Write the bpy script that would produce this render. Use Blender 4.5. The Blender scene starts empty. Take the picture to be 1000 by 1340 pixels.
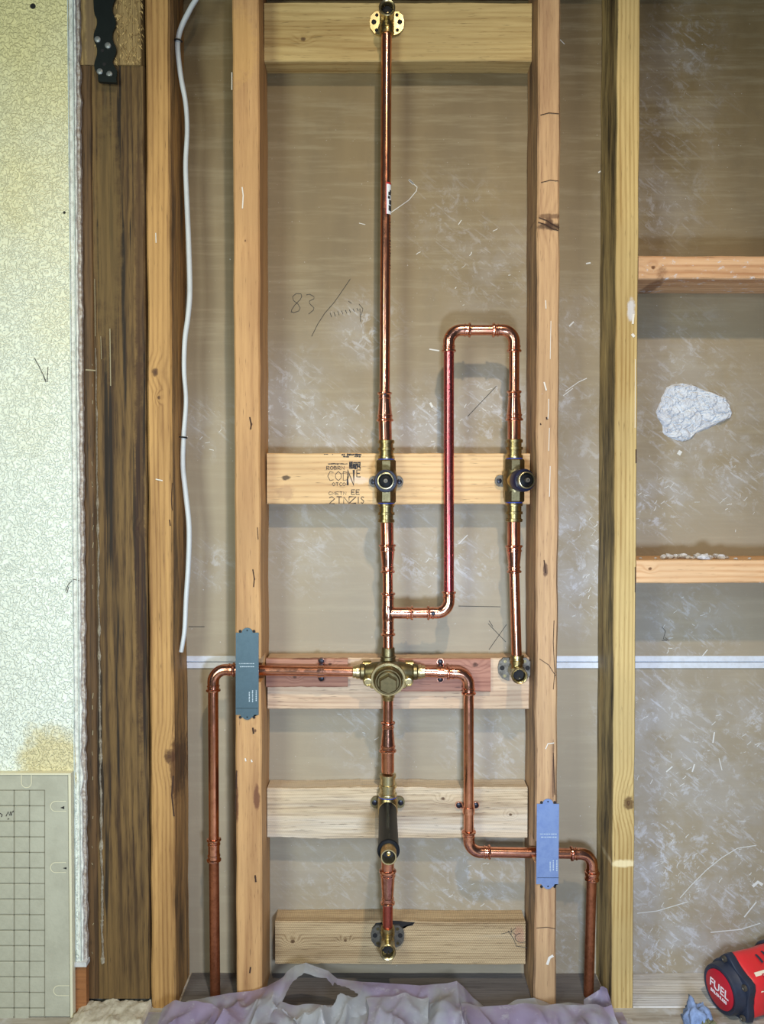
import bpy, bmesh, math, random
from mathutils import Vector, Matrix, noise
random.seed(7)
S = bpy.context.scene
C = S.collection

# ------------------------------------------------------------------ camera, world, lights, exposure
CAMZ, CAMD, FPX, TILT = 0.785, 1.22, 1061.0, math.radians(1.3)
cam = bpy.data.objects.new('camera', bpy.data.cameras.new('camera'))
C.objects.link(cam)
cam.location = (0, -CAMD, CAMZ)
cam.rotation_euler = (math.pi/2 - TILT, 0, 0)
cam.data.sensor_fit = 'VERTICAL'; cam.data.sensor_height = 24
cam.data.lens = 24*FPX/1340
cam.data.clip_start = 0.02
S.camera = cam
S.view_settings.view_transform = 'Standard'
S.view_settings.look = 'None'
S.view_settings.gamma = 1
S.view_settings.use_curve_mapping = False
S.view_settings.exposure = -0.40

W = bpy.data.worlds.new('world'); S.world = W
W.use_nodes = True
W.node_tree.nodes['Background'].inputs[0].default_value = (0.80, 0.86, 1.0, 1)
W.node_tree.nodes['Background'].inputs[1].default_value = 0.075

def lamp(name, kind, loc, energy, col, size=0.05, target=None, size_y=None, spot=None):
    l = bpy.data.lights.new(name, kind); l.energy = energy; l.color = col
    if kind == 'AREA':
        l.size = size
        if size_y: l.shape = 'RECTANGLE'; l.size_y = size_y
    else: l.shadow_soft_size = size
    if spot: l.spot_size = math.radians(spot[0]); l.spot_blend = spot[1]
    o = bpy.data.objects.new(name, l); C.objects.link(o); o.location = loc
    if target is not None:
        o.rotation_euler = (Vector(target)-Vector(loc)).to_track_quat('-Z', 'Y').to_euler()
    return o
lamp('ceiling_lamp', 'SPOT', (0.22, -1.25, CAMZ+1.35), 118, (1.0, 0.84, 0.60), 0.03, (0.10, 0.08, 0.12), spot=(78, 1.0))
lamp('head_lamp', 'POINT', (0.08, -1.22, CAMZ+0.40), 10, (0.74, 0.86, 1.0), 0.02)
lamp('floor_lamp', 'AREA', (0.12, -1.0, CAMZ-0.30), 16, (0.60, 0.76, 1.0), 0.12, (0.55, 0.09, 0.30))
lamp('left_fill_light', 'AREA', (-0.75, -1.35, CAMZ+0.15), 17, (0.88, 1.0, 0.88), 0.4, (-0.62, 0, 0.75), size_y=1.1)  # made-up soft fill, brightens the left wall and streaks the copper

# ------------------------------------------------------------------ helpers
def pp(x, y, d=0.0):
    """world point seen at photo pixel (x, y) of a 1000x1340 frame on the plane y = d"""
    u, v = (x-500)/FPX, -(y-670)/FPX
    t = (d+CAMD)/(math.cos(TILT)+v*math.sin(TILT))
    return Vector((u*t, -CAMD + t*(math.cos(TILT)+v*math.sin(TILT)), CAMZ + t*(-math.sin(TILT)+v*math.cos(TILT))))
def sx(x, d=0.0): return pp(x, 670, d).x
def sz(y, d=0.0): return pp(500, y, d).z

def srgb(c):
    return tuple((v/255/12.92 if v/255 <= .04045 else ((v/255+.055)/1.055)**2.4) for v in c)+(1,)

class NT:
    def __init__(s, name):
        s.m = bpy.data.materials.new(name); s.m.use_nodes = True
        s.t = s.m.node_tree; s.b = s.t.nodes['Principled BSDF']
    def n(s, typ, props=None, **ins):
        nd = s.t.nodes.new(typ)
        for k, v in (props or {}).items(): setattr(nd, k, v)
        for k, v in ins.items():
            i = nd.inputs[int(k[1:])] if k[0] == 'i' and k[1:].isdigit() else nd.inputs[k]
            s.set(i, v)
        return nd
    def set(s, i, v):
        if isinstance(v, bpy.types.NodeSocket): s.t.links.new(v, i)
        else: i.default_value = v
    def math(s, op, a, b=0.0, c=None, clamp=False):
        nd = s.t.nodes.new('ShaderNodeMath'); nd.operation = op; nd.use_clamp = clamp
        s.set(nd.inputs[0], a); s.set(nd.inputs[1], b)
        if c is not None: s.set(nd.inputs[2], c)
        return nd.outputs[0]
    def vec(s, op, a, b=(0, 0, 0)):
        nd = s.t.nodes.new('ShaderNodeVectorMath'); nd.operation = op
        s.set(nd.inputs[0], a); s.set(nd.inputs[1], b)
        return nd.outputs['Value'] if op in ('LENGTH', 'DISTANCE', 'DOT_PRODUCT') else nd.outputs[0]
    def mix(s, f, a, b, blend='MIX'):
        nd = s.t.nodes.new('ShaderNodeMix'); nd.data_type = 'RGBA'; nd.blend_type = blend
        s.set(nd.inputs[0], f); s.set(nd.inputs[6], a); s.set(nd.inputs[7], b)
        return nd.outputs[2]
    def ramp(s, v, lo, hi):
        nd = s.t.nodes.new('ShaderNodeMapRange'); nd.interpolation_type = 'SMOOTHSTEP'
        s.set(nd.inputs[0], v); nd.inputs[1].default_value = lo; nd.inputs[2].default_value = hi
        return nd.outputs[0]
    def noise(s, v, sc=1.0, det=3.0, rough=.5):
        nd = s.t.nodes.new('ShaderNodeTexNoise'); s.set(nd.inputs['Vector'], v)
        nd.inputs['Scale'].default_value = sc; nd.inputs['Detail'].default_value = det; nd.inputs['Roughness'].default_value = rough
        return nd.outputs[0]
    def pos(s, origin):
        return s.vec('ADD', s.n('ShaderNodeTexCoord').outputs['Object'], tuple(origin))
    def bump(s, h, st, dist=.001):
        nd = s.n('ShaderNodeBump', Strength=st, Distance=dist, Height=h)
        s.t.links.new(nd.outputs[0], s.b.inputs['Normal'])
    def out(s, col, rough=.7, metal=0.0, spec=.5):
        s.set(s.b.inputs['Base Color'], col); s.set(s.b.inputs['Roughness'], rough)
        s.set(s.b.inputs['Metallic'], metal); s.b.inputs['Specular IOR Level'].default_value = spec
        return s.m

def wood(light, dark, axis, origin, seed=0, ring=.45, ringmm=7, fine=.5, knots=(), grey=0, greycol=(150, 145, 130),
         paint=0, side=0, saw=0, rough=.62, wave=.02, stains=(), crack=0, sidecol=(30, 22, 18)):
    """board material: rings and fibres along axis, knots [(world xyz, radius)], dirt, paint, saw marks"""
    k = NT('wood'); L, D = srgb(light), srgb(tuple(int(c*.94) for c in dark))
    P = k.pos(origin)
    a = 'xyz'.index(axis)
    kn = None
    for (kp, kr) in knots:
        sc = [1, 0.15, 1]; sc[a] = .75
        d = k.vec('LENGTH', k.vec('MULTIPLY', k.vec('SUBTRACT', P, tuple(kp)), tuple(sc)))
        nz = k.math('MULTIPLY', k.noise(P, 160, 2), kr*.8)
        d2 = k.math('DIVIDE', k.math('ADD', d, nz), kr)
        f = k.math('SUBTRACT', 1.0, k.ramp(d2, .8, 1.35))
        w = k.math('SUBTRACT', 1.0, k.ramp(d2, .5, 4.5))
        if kn is None: kn, kw, kd = f, w, d2
        else: kn, kw, kd = k.math('MAXIMUM', kn, f), k.math('MAXIMUM', kw, w), k.math('MINIMUM', kd, d2)
    sc = [1.0, 1.0, 1.0]; sc[a] = .06
    Pa = k.vec('ADD', k.vec('MULTIPLY', P, tuple(sc)), (seed*3.17, seed*1.3, seed*2.1))
    n1 = k.noise(Pa, 14, 3)
    sep = k.n('ShaderNodeSeparateXYZ', Vector=P)
    cross = k.math('ADD', sep.outputs[2 if a == 0 else 0], sep.outputs[1])
    cr = k.math('ADD', cross, k.math('MULTIPLY', n1, wave*2.5))
    if kn is not None: cr = k.math('ADD', cr, k.math('MULTIPLY', kw, .012))
    rg = k.math('SINE', k.math('MULTIPLY', cr, 6283/ringmm))
    rg = k.math('POWER', k.math('MULTIPLY_ADD', rg, .5, .5), 2.2)
    fib = k.noise(Pa, 260, 3, .65)
    mid = k.noise(Pa, 40, 3)
    f = k.math('ADD', k.math('MULTIPLY', rg, ring), k.math('MULTIPLY', k.ramp(fib, .35, .75), fine*.6))
    f = k.math('ADD', f, k.math('MULTIPLY', k.ramp(mid, .42, .68), .5), clamp=True)
    col = k.mix(f, L, D)
    big = k.noise(P, 6, 3)
    col = k.mix(k.math('MULTIPLY', k.ramp(big, .42, .7), .55), col, k.mix(.5, L, srgb(tuple(int(c*.72) for c in light))))
    if grey:
        g = k.math('MULTIPLY', k.ramp(k.noise(k.vec('ADD', Pa, (5, 1, 2)), 30, 4, .65), .62-grey*.35, .8), min(1, grey*1.2))
        col = k.mix(g, col, srgb(greycol))
    pores = k.math('MULTIPLY', k.ramp(k.noise(k.vec('MULTIPLY', Pa, (1, 1, 1)), 520, 2, .7), .62, .74), .6)
    col = k.mix(pores, col, srgb(tuple(int(c*.45) for c in dark)))
    if crack:
        cc = k.ramp(k.noise(k.vec('ADD', k.vec('MULTIPLY', P, tuple(.03 if i == a else 1 for i in range(3))), (seed, seed, 0)), 75, 4, .6), .55, .62)
        col = k.mix(k.math('MULTIPLY', cc, crack), col, srgb((28, 20, 14)))
    if kn is not None:
        kr_ = k.math('MULTIPLY_ADD', k.math('SINE', k.math('MULTIPLY', kd, 14.0)), .3, .55)
        kc = k.mix(kr_, srgb(tuple(int(c*.75) for c in dark)), srgb((75, 45, 25)))
        col = k.mix(kn, col, kc)
    for (spt, sr, scol, amt) in stains:
        s3 = [1, 1, 1]
        d = k.vec('LENGTH', k.vec('DIVIDE', k.vec('SUBTRACT', P, tuple(spt)), tuple(sr)))
        d = k.math('ADD', d, k.math('MULTIPLY_ADD', k.noise(P, 70, 4, .7), 1.6, -.8))
        col = k.mix(k.math('MULTIPLY', k.math('SUBTRACT', 1.0, k.ramp(d, .6, 1.2)), amt), col, srgb(scol))
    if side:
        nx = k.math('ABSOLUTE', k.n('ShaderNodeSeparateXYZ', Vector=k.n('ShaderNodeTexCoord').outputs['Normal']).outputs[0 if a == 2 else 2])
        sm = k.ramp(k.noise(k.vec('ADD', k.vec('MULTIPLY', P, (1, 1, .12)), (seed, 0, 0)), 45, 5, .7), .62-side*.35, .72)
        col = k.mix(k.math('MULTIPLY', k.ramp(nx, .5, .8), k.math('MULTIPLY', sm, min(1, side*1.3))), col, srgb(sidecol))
    if paint:
        pm = k.ramp(k.noise(k.vec('MULTIPLY', P, (1, 1, 1.6)), 60, 5, .75), .70-paint*.25, .76-paint*.15)
        col = k.mix(k.math('MULTIPLY', pm, .75), col, srgb((205, 205, 208)))
    h = k.math('ADD', k.math('MULTIPLY', fib, .6), k.math('MULTIPLY', rg, -.25))
    if saw:
        sw = k.math('SINE', k.math('MULTIPLY', k.math('ADD', sep.outputs[a], k.math('MULTIPLY', sep.outputs[2 if a == 0 else 0], -.5)), 6283/3.0))
        h = k.math('ADD', h, k.math('MULTIPLY', sw, .25*saw))
        col = k.mix(k.math('MULTIPLY', k.ramp(sw, .3, 1.0), .22*saw), col, srgb(tuple(int(c*.6) for c in dark)))
    k.bump(h, .55, .0012)
    return k.out(col, rough, 0, .35)

def plain(name, col, rough=.5, metal=0.0, nz=0.0, nsc=60, col2=None, bump=0.0, bsc=200, spec=.5, det=4):
    k = NT(name); P = k.n('ShaderNodeTexCoord').outputs['Object']
    c = srgb(col)
    if nz: c = k.mix(k.math('MULTIPLY', k.ramp(k.noise(P, nsc, det, .65), .38, .68), nz), srgb(col), srgb(col2 or tuple(int(v*.6) for v in col)))
    if bump: k.bump(k.noise(P, bsc, 4, .6), bump, .0015)
    return k.out(c, rough, metal, spec)

def newobj(name, me, mat, parent=None, smooth=True, origin=None):
    for p in me.polygons: p.use_smooth = smooth
    if mat is not None and not me.materials: me.materials.append(mat)
    o = bpy.data.objects.new(name, me); C.objects.link(o)
    if parent is not None:
        base = parent
        off = Vector((0, 0, 0))
        while base is not None: off += base.location; base = base.parent
        me.transform(Matrix.Translation(-off)); o.parent = parent
    else:
        if origin is None:
            xs = [v.co for v in me.vertices]
            origin = Vector(((min(v.x for v in xs)+max(v.x for v in xs))/2, (min(v.y for v in xs)+max(v.y for v in xs))/2, min(v.z for v in xs)))
        me.transform(Matrix.Translation(-Vector(origin))); o.location = origin
    return o
def mesh(bm_or_vf):
    me = bpy.data.meshes.new('m')
    if isinstance(bm_or_vf, bmesh.types.BMesh):
        bmesh.ops.recalc_face_normals(bm_or_vf, faces=bm_or_vf.faces)
        bm_or_vf.to_mesh(me); bm_or_vf.free()
    else:
        me.from_pydata([tuple(v) for v in bm_or_vf[0]], [], bm_or_vf[1]); me.update()
    return me
def tag(o, label, cat=None, group=None, kind=None):
    if label: o['label'] = label
    if cat: o['category'] = cat
    if group: o['group'] = group
    if kind: o['kind'] = kind
    return o
def thing(name, loc, label, cat, group=None):
    o = bpy.data.objects.new(name, None); C.objects.link(o); o.location = loc; o.empty_display_size = .02
    return tag(o, label, cat, group)

def sharp_smooth(o, ang=35):
    me = o.data
    bm = bmesh.new(); bm.from_mesh(me)
    for e in bm.edges:
        if len(e.link_faces) == 2 and e.calc_face_angle(0) > math.radians(ang): e.smooth = False
    bm.to_mesh(me); bm.free()
    return o

def box_bm(bm, x0, x1, y0, y1, z0, z1):
    vs = [bm.verts.new(p) for p in ((x0, y0, z0), (x1, y0, z0), (x1, y1, z0), (x0, y1, z0), (x0, y0, z1), (x1, y0, z1), (x1, y1, z1), (x0, y1, z1))]
    for f in ((0, 3, 2, 1), (4, 5, 6, 7), (0, 1, 5, 4), (1, 2, 6, 5), (2, 3, 7, 6), (3, 0, 4, 7)):
        bm.faces.new([vs[i] for i in f])
def board_mesh(ext, axis='z', bev=.0015, jit=.0006, n=60, seed=0, notch=None, sag=0):
    """rough-edged board: rounded cross section swept along its axis with small wobbles; notch=(lo,hi,depth) cut in the front"""
    x0, x1, y0, y1, z0, z1 = ext
    a = 'xyz'.index(axis)
    lo, hi = (x0, z0)[a == 2], (x1, z1)[a == 2]
    if axis == 'z': u0, u1 = x0, x1
    else: u0, u1 = z0, z1
    b = bev
    stations = [lo+(hi-lo)*i/n for i in range(n+1)]
    if notch: stations = sorted(set([s for s in stations if not (notch[0]-.004 < s < notch[1]+.004)]+[notch[0]-1e-4, notch[0], notch[1], notch[1]+1e-4]))
    vs, fs = [], []
    for s in stations:
        yf = y0
        if notch and notch[0]-1e-6 < s < notch[1]+1e-6: yf = y0+notch[2]
        def j(k): return noise.noise(Vector((s*14+seed*7.7, k*3.1, seed*2.3)))*jit*1.6 + noise.noise(Vector((s*90+seed, k*5, 1)))*jit*.7
        sec = [(u0+b+j(1), yf), (u1-b+j(2), yf), (u1+j(2), yf+b), (u1+j(2), y1-b), (u1-b, y1), (u0+b, y1), (u0+j(1), y1-b), (u0+j(1), yf+b)]
        for (u, y) in sec: vs.append((u, y, s) if axis == 'z' else (s, y, u + sag*math.sin((s-lo)/(hi-lo)*math.pi)))
    m = 8
    for i in range(len(stations)-1):
        for q in range(m):
            fs.append((i*m+q, i*m+(q+1) % m, (i+1)*m+(q+1) % m, (i+1)*m+q))
    fs.append(tuple(range(m-1, -1, -1))); k0 = (len(stations)-1)*m; fs.append(tuple(k0+i for i in range(m)))
    bm = bmesh.new(); bv = [bm.verts.new(v) for v in vs]
    for f in fs: bm.faces.new([bv[i] for i in f])
    return mesh(bm)
def board(name, ext, axis, label, cat, group=None, parent=None, bev=.0015, jit=.0006, seed=0, notch=None, n=60, **w):
    me = board_mesh(ext, axis, bev, jit, n, seed, notch)
    org = Vector(((ext[0]+ext[1])/2, (ext[2]+ext[3])/2, ext[4]))
    if parent is not None:
        mo = Vector((0, 0, 0)); b = parent
        while b is not None: mo += b.location; b = b.parent
    else: mo = org
    o = newobj(name, me, wood(axis=axis, origin=mo, seed=seed, **w), parent, False, None if parent is not None else org)
    return tag(o, label, cat, group)

def frame(d):
    d = Vector(d).normalized()
    u = d.cross(Vector((0, 0, 1)))
    if u.length < .1: u = d.cross(Vector((0, -1, 0)))
    u.normalize(); return d, u, d.cross(u)
def lathe(p0, d, prof, seg=28, cap0=True, cap1=True, poly=None):
    """rings (s, r) along d from p0; poly = list of (i0, i1, n) not used"""
    d, u, w = frame(d); p0 = Vector(p0); vs, fs = [], []
    for (s, r) in prof:
        for i in range(seg):
            t = 2*math.pi*(i+.5)/seg
            vs.append(p0+d*s+(u*math.cos(t)+w*math.sin(t))*r)
    for k in range(len(prof)-1):
        for i in range(seg):
            fs.append((k*seg+i, k*seg+(i+1) % seg, (k+1)*seg+(i+1) % seg, (k+1)*seg+i))
    if cap0: fs.append(tuple(range(seg-1, -1, -1)))
    if cap1: b = (len(prof)-1)*seg; fs.append(tuple(b+i for i in range(seg)))
    return vs, fs
def join(parts):
    vs, fs = [], []
    for (v, f) in parts:
        o = len(vs); vs += list(v); fs += [tuple(i+o for i in q) for q in f]
    return vs, fs
def sweep(pts, rads, seg=20):
    vs, fs = [], []
    n = len(pts); pts = [Vector(p) for p in pts]
    t0 = (pts[1]-pts[0]).normalized(); _, u, _w = frame(t0)
    for i, p in enumerate(pts):
        t = (pts[min(i+1, n-1)]-pts[max(i-1, 0)]).normalized()
        u = (u-t*u.dot(t)).normalized(); w = t.cross(u)
        r = rads[i] if isinstance(rads, (list, tuple)) else rads
        for k in range(seg):
            a = 2*math.pi*k/seg; vs.append(p+(u*math.cos(a)+w*math.sin(a))*r)
    for i in range(n-1):
        for k in range(seg):
            fs.append((i*seg+k, i*seg+(k+1) % seg, (i+1)*seg+(k+1) % seg, (i+1)*seg+k))
    fs.append(tuple(range(seg-1, -1, -1))); fs.append(tuple((n-1)*seg+k for k in range(seg)))
    return vs, fs
def part(name, vf, mat, parent, smooth=True, label=None):
    o = newobj(name, mesh(vf) if isinstance(vf, tuple) else mesh(vf), mat, parent, smooth)
    if smooth: sharp_smooth(o, 40)
    if label: o['label'] = label
    return o
def ribbons(lines, d, width, lift=.0005):
    """flat strokes on plane y=d; lines: lists of photo pixels read onto that plane; width mm or per-line"""
    vs, fs = [], []
    for ln in lines:
        w = width/1000
        if isinstance(ln, dict): w = ln['w']/1000; ln = ln['p']
        P = [pp(x, y, d) for x, y in ln]
        for i, p in enumerate(P):
            t = (P[min(i+1, len(P)-1)]-P[max(i-1, 0)]); t.normalize()
            nrm = Vector((-t.z, 0, t.x))*w/2
            vs += [p+nrm-Vector((0, lift, 0)), p-nrm-Vector((0, lift, 0))]
            if i: b = len(vs)-4; fs.append((b, b+1, b+3, b+2))
    return vs, fs
def extrude_poly(pts, y0, y1, px=True):
    """outline (photo pixels on plane y0, or x,z) given thickness from y0 to y1"""
    P = [pp(x, y, y0) for x, y in pts] if px else [Vector((x, y0, z)) for x, z in pts]
    n = len(P); bm = bmesh.new()
    A = [bm.verts.new((p.x, y0, p.z)) for p in P]; B = [bm.verts.new((p.x, y1, p.z)) for p in P]
    bm.faces.new(A); bm.faces.new(list(reversed(B)))
    for i in range(n): bm.faces.new((A[i], A[(i+1) % n], B[(i+1) % n], B[i]))
    bmesh.ops.triangulate(bm, faces=[f for f in bm.faces if len(f.verts) > 4], ngon_method='EAR_CLIP')
    return bm
def strip_mesh(xl, edge, y0, y1):
    vs, fs = [], []
    for (x, z) in edge: vs += [(xl, y0, z), (x, y0, z), (x, y1, z), (xl, y1, z)]
    for i in range(len(edge)-1):
        for q_ in range(4): fs.append((i*4+q_, i*4+(q_+1) % 4, i*4+4+(q_+1) % 4, i*4+4+q_))
    n = len(edge)*4; fs += [(0, 1, 2, 3), (n-4, n-1, n-2, n-3)]
    bm = bmesh.new(); bv = [bm.verts.new(v) for v in vs]
    for f in fs: bm.faces.new([bv[i] for i in f])
    return mesh(bm)
def blob(c, r, seed=0, amp=.3, sub=3, f=1.5):
    bm = bmesh.new(); bmesh.ops.create_icosphere(bm, subdivisions=sub, radius=1)
    for v in bm.verts:
        k = 1+amp*noise.noise(v.co*f+Vector((seed*3.3, seed, 0)))+amp*.4*noise.noise(v.co*f*3+Vector((seed, 0, 0)))
        v.co = Vector((c[0]+v.co.x*r[0]*k, c[1]+v.co.y*r[1]*k, c[2]+v.co.z*r[2]*k))
    return bm

# ------------------------------------------------------------------ the setting
BACK = 0.089
UP = 1.95
# gypsum sheets behind the studs
SEAM0, SEAM1 = sz(873, BACK), sz(859, BACK)
def panel_mat(origin, seed):
    k = NT('gypsum_paper'); P = k.pos(origin)
    base = k.mix(k.ramp(k.noise(k.vec('MULTIPLY', P, (1, 1, .35)), 5, 4, .6), .35, .65), srgb((126, 106, 72)), srgb((104, 86, 57)))
    base = k.mix(k.math('MULTIPLY', k.ramp(k.noise(k.vec('MULTIPLY', P, (.25, 1, 3)), 22, 4, .7), .45, .7), .4), base, srgb((152, 138, 108)))
    base = k.mix(k.math('MULTIPLY', k.ramp(k.noise(P, 34, 5, .7), .5, .75), .35), base, srgb((102, 86, 62)))
    # greyer and lighter towards the bottom, browner at the top
    z = k.n('ShaderNodeSeparateXYZ', Vector=P).outputs[2]
    low_grey = k.ramp(k.math('ADD', z, k.math('MULTIPLY_ADD', k.noise(P, 3, 3), .6, -.3)), 1.5, .55)
    base = k.mix(k.math('MULTIPLY', low_grey, .55), base, srgb((172, 161, 142)))
    # plaster smears; the lower-right cluster also paints in a bluish lamp reflection
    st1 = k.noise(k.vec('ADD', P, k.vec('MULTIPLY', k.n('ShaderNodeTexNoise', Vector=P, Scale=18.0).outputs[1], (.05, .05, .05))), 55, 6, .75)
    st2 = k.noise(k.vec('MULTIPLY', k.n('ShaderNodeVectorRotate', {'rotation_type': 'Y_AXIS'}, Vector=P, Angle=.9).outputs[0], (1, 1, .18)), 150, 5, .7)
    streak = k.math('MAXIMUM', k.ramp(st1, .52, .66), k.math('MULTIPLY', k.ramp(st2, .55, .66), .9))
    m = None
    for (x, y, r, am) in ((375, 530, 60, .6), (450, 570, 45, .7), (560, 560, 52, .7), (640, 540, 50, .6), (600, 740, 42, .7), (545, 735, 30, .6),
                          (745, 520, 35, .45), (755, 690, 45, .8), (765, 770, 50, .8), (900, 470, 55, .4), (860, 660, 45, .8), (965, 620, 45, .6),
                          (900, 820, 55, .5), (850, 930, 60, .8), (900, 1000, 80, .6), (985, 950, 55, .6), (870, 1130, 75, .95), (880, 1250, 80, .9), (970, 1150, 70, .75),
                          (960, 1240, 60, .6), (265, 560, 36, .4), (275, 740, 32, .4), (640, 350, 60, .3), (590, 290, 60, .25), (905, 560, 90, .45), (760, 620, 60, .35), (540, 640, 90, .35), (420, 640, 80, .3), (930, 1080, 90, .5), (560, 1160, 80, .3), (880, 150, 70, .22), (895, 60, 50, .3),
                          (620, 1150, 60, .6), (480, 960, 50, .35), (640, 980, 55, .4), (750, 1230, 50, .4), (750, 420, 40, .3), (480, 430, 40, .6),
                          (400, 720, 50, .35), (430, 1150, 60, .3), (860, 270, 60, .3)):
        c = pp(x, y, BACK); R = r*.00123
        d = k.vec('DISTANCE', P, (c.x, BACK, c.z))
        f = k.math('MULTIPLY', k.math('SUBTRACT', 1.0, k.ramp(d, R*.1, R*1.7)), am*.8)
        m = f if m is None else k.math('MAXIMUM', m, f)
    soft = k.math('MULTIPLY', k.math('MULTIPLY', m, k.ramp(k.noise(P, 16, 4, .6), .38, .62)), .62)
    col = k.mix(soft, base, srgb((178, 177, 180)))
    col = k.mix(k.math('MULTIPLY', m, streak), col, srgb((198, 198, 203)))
    spk = k.math('MULTIPLY', k.ramp(k.noise(P, 330, 2, .6), .755, .79), .8)
    col = k.mix(spk, col, srgb((225, 225, 225)))
    k.bump(k.math('ADD', k.noise(P, 240, 3), k.math('MULTIPLY', k.math('MULTIPLY', m, streak), 1.5)), .12, .001)
    return k.out(col, .56, 0, .4)
wb = thing('wall_back', (0, BACK, 0), None, None); wb['kind'] = 'structure'
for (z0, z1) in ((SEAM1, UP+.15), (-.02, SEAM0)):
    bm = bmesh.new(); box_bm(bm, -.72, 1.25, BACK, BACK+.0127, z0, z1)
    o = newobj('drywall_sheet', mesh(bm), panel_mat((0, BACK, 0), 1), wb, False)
m_joint = plain('white_vinyl', (205, 208, 214), .45, 0, .25, 90, (165, 160, 150))
m_black = plain('dark_gap', (25, 22, 22), .8)
bm = bmesh.new()
zt, zb = SEAM1, SEAM0; zm = (zt+zb)/2
box_bm(bm, -.72, 1.25, BACK-.0015, BACK+.005, zm+.0012, zt+.001); box_bm(bm, -.72, 1.25, BACK-.0022, BACK+.005, zb-.001, zm-.0008)
box_bm(bm, -.72, 1.25, BACK+.003, BACK+.010, zm-.002, zm+.002)
tr = newobj('trim_1', mesh(bm), m_joint, None, False); tag(tr, None, None, None, 'structure')
# plaster marks on the sheets
m_pencil = plain('pencil', (62, 56, 50), .8)
m_chalk = plain('chalk', (205, 202, 196), .8)
def arc(cx, cy, rx, ry, a0, a1, n=14):
    return [(cx+rx*math.cos(math.radians(a0+(a1-a0)*i/n)), cy+ry*math.sin(math.radians(a0+(a1-a0)*i/n))) for i in range(n+1)]
marks = [[(395, 388), (394, 384.5), (388, 384), (383, 388), (384, 393), (390, 398), (393, 403), (391, 407), (385, 409), (381, 408)], [(395, 388), (393, 392), (386, 399), (382, 405), (381, 409)],
         [(401, 386), (405, 385), (411, 388), (411, 391), (405, 394), (405, 397), (411, 403), (410, 406), (404, 411)],
         [(458.5, 365), (447, 382), (438, 395), (425, 410), (416, 424), (408, 440)], [(456, 394), (460, 397)], [(470, 398), (475, 404), (473, 412)], [(471, 404), (472, 421)]]
marks += [[(432+i*5, 409-i*.8), (434+i*5, 415-i*1.2)] for i in range(8)]
marks += [[(639, 816), (662, 840)], [(663, 817), (640, 850)], [(645, 820), (640, 812)], [(866, 820), (871, 826), (868, 836), (876, 838), (870, 834)],
          [(600, 793), (655, 794)], [(247, 820), (268, 820)], [(650, 505), (612, 545)], [(873, 818+20), (866, 838)]]
part('pencil_mark', ribbons(marks, BACK, .9), m_pencil, wb, False)
ch = [[(535, 235), (546, 245), (545, 250), (535, 262), (512, 278)], {'p': [(535, 235), (541, 241)], 'w': 3}, {'p': [(563, 527), (566, 533)], 'w': 3.5}, [(740, 512), (757, 500), (768, 495)], [(737, 518), (750, 508)],
      {'p': [(733, 52), (739, 58)], 'w': 1.2}, {'p': [(783, 226), (788, 223)], 'w': 2}, {'p': [(767, 345), (773, 344)], 'w': 2.2}, {'p': [(745, 427), (751, 421)], 'w': 2.4},
      [(890, 1175), (905, 1158), (925, 1138), (945, 1122), (965, 1110), (990, 1106)], [(826+8, 1195), (860, 1192), (900, 1180)], {'p': [(888, 595), (891, 590)], 'w': 6},
      {'p': [(909, 1000), (906, 1010)], 'w': 2.2}, {'p': [(872, 1010), (880, 1003)], 'w': 2}, {'p': [(926, 850), (914, 865)], 'w': 1.4}, {'p': [(935, 958), (933, 972)], 'w': 2},
      {'p': [(985, 1160), (992, 1154), (998, 1158)], 'w': 5}, {'p': [(974, 1200), (990, 1180)], 'w': 2}, {'p': [(930, 1220), (970, 1216), (995, 1208)], 'w': 1.6}, [(941, 992), (945, 1008)],
      [(600, 294), (604, 288)], {'p': [(470, 292), (478, 294)], 'w': 1}, {'p': [(575, 459), (562, 457)], 'w': 2}, {'p': [(612, 700), (600, 712)], 'w': 1.5}]
random.seed(11)
for (cx, cy, r, n) in ((560, 560, 45, 34), (640, 530, 40, 26), (390, 545, 55, 30), (760, 700, 35, 26), (765, 770, 35, 20), (860, 660, 45, 26), (960, 650, 35, 22), (900, 1000, 70, 46),
                       (880, 1130, 55, 60), (960, 1130, 55, 40), (890, 1250, 55, 46), (590, 740, 40, 24), (900, 820, 50, 24), (985, 970, 30, 22), (620, 1150, 45, 20), (270, 580, 22, 12), (480, 960, 40, 10), (640, 340, 60, 14)):
    for _ in range(n//2):
        a = random.choice((-.7, -.8, -.5, .3, 1.9))+random.uniform(-.4, .4); l = random.uniform(1.5, 8)
        x, y = random.gauss(cx, r*.5), random.gauss(cy, r*.5)
        ch.append({'p': [(x, y), (x+l*.5*math.cos(a)+random.uniform(-1, 1), y+l*.5*math.sin(a)), (x+l*math.cos(a), y+l*math.sin(a))], 'w': random.uniform(.35, 1.1)})
part('plaster_scratches', ribbons(ch, BACK, 1.2, .0003), m_chalk, wb, False)['kind'] = 'stuff'

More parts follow.
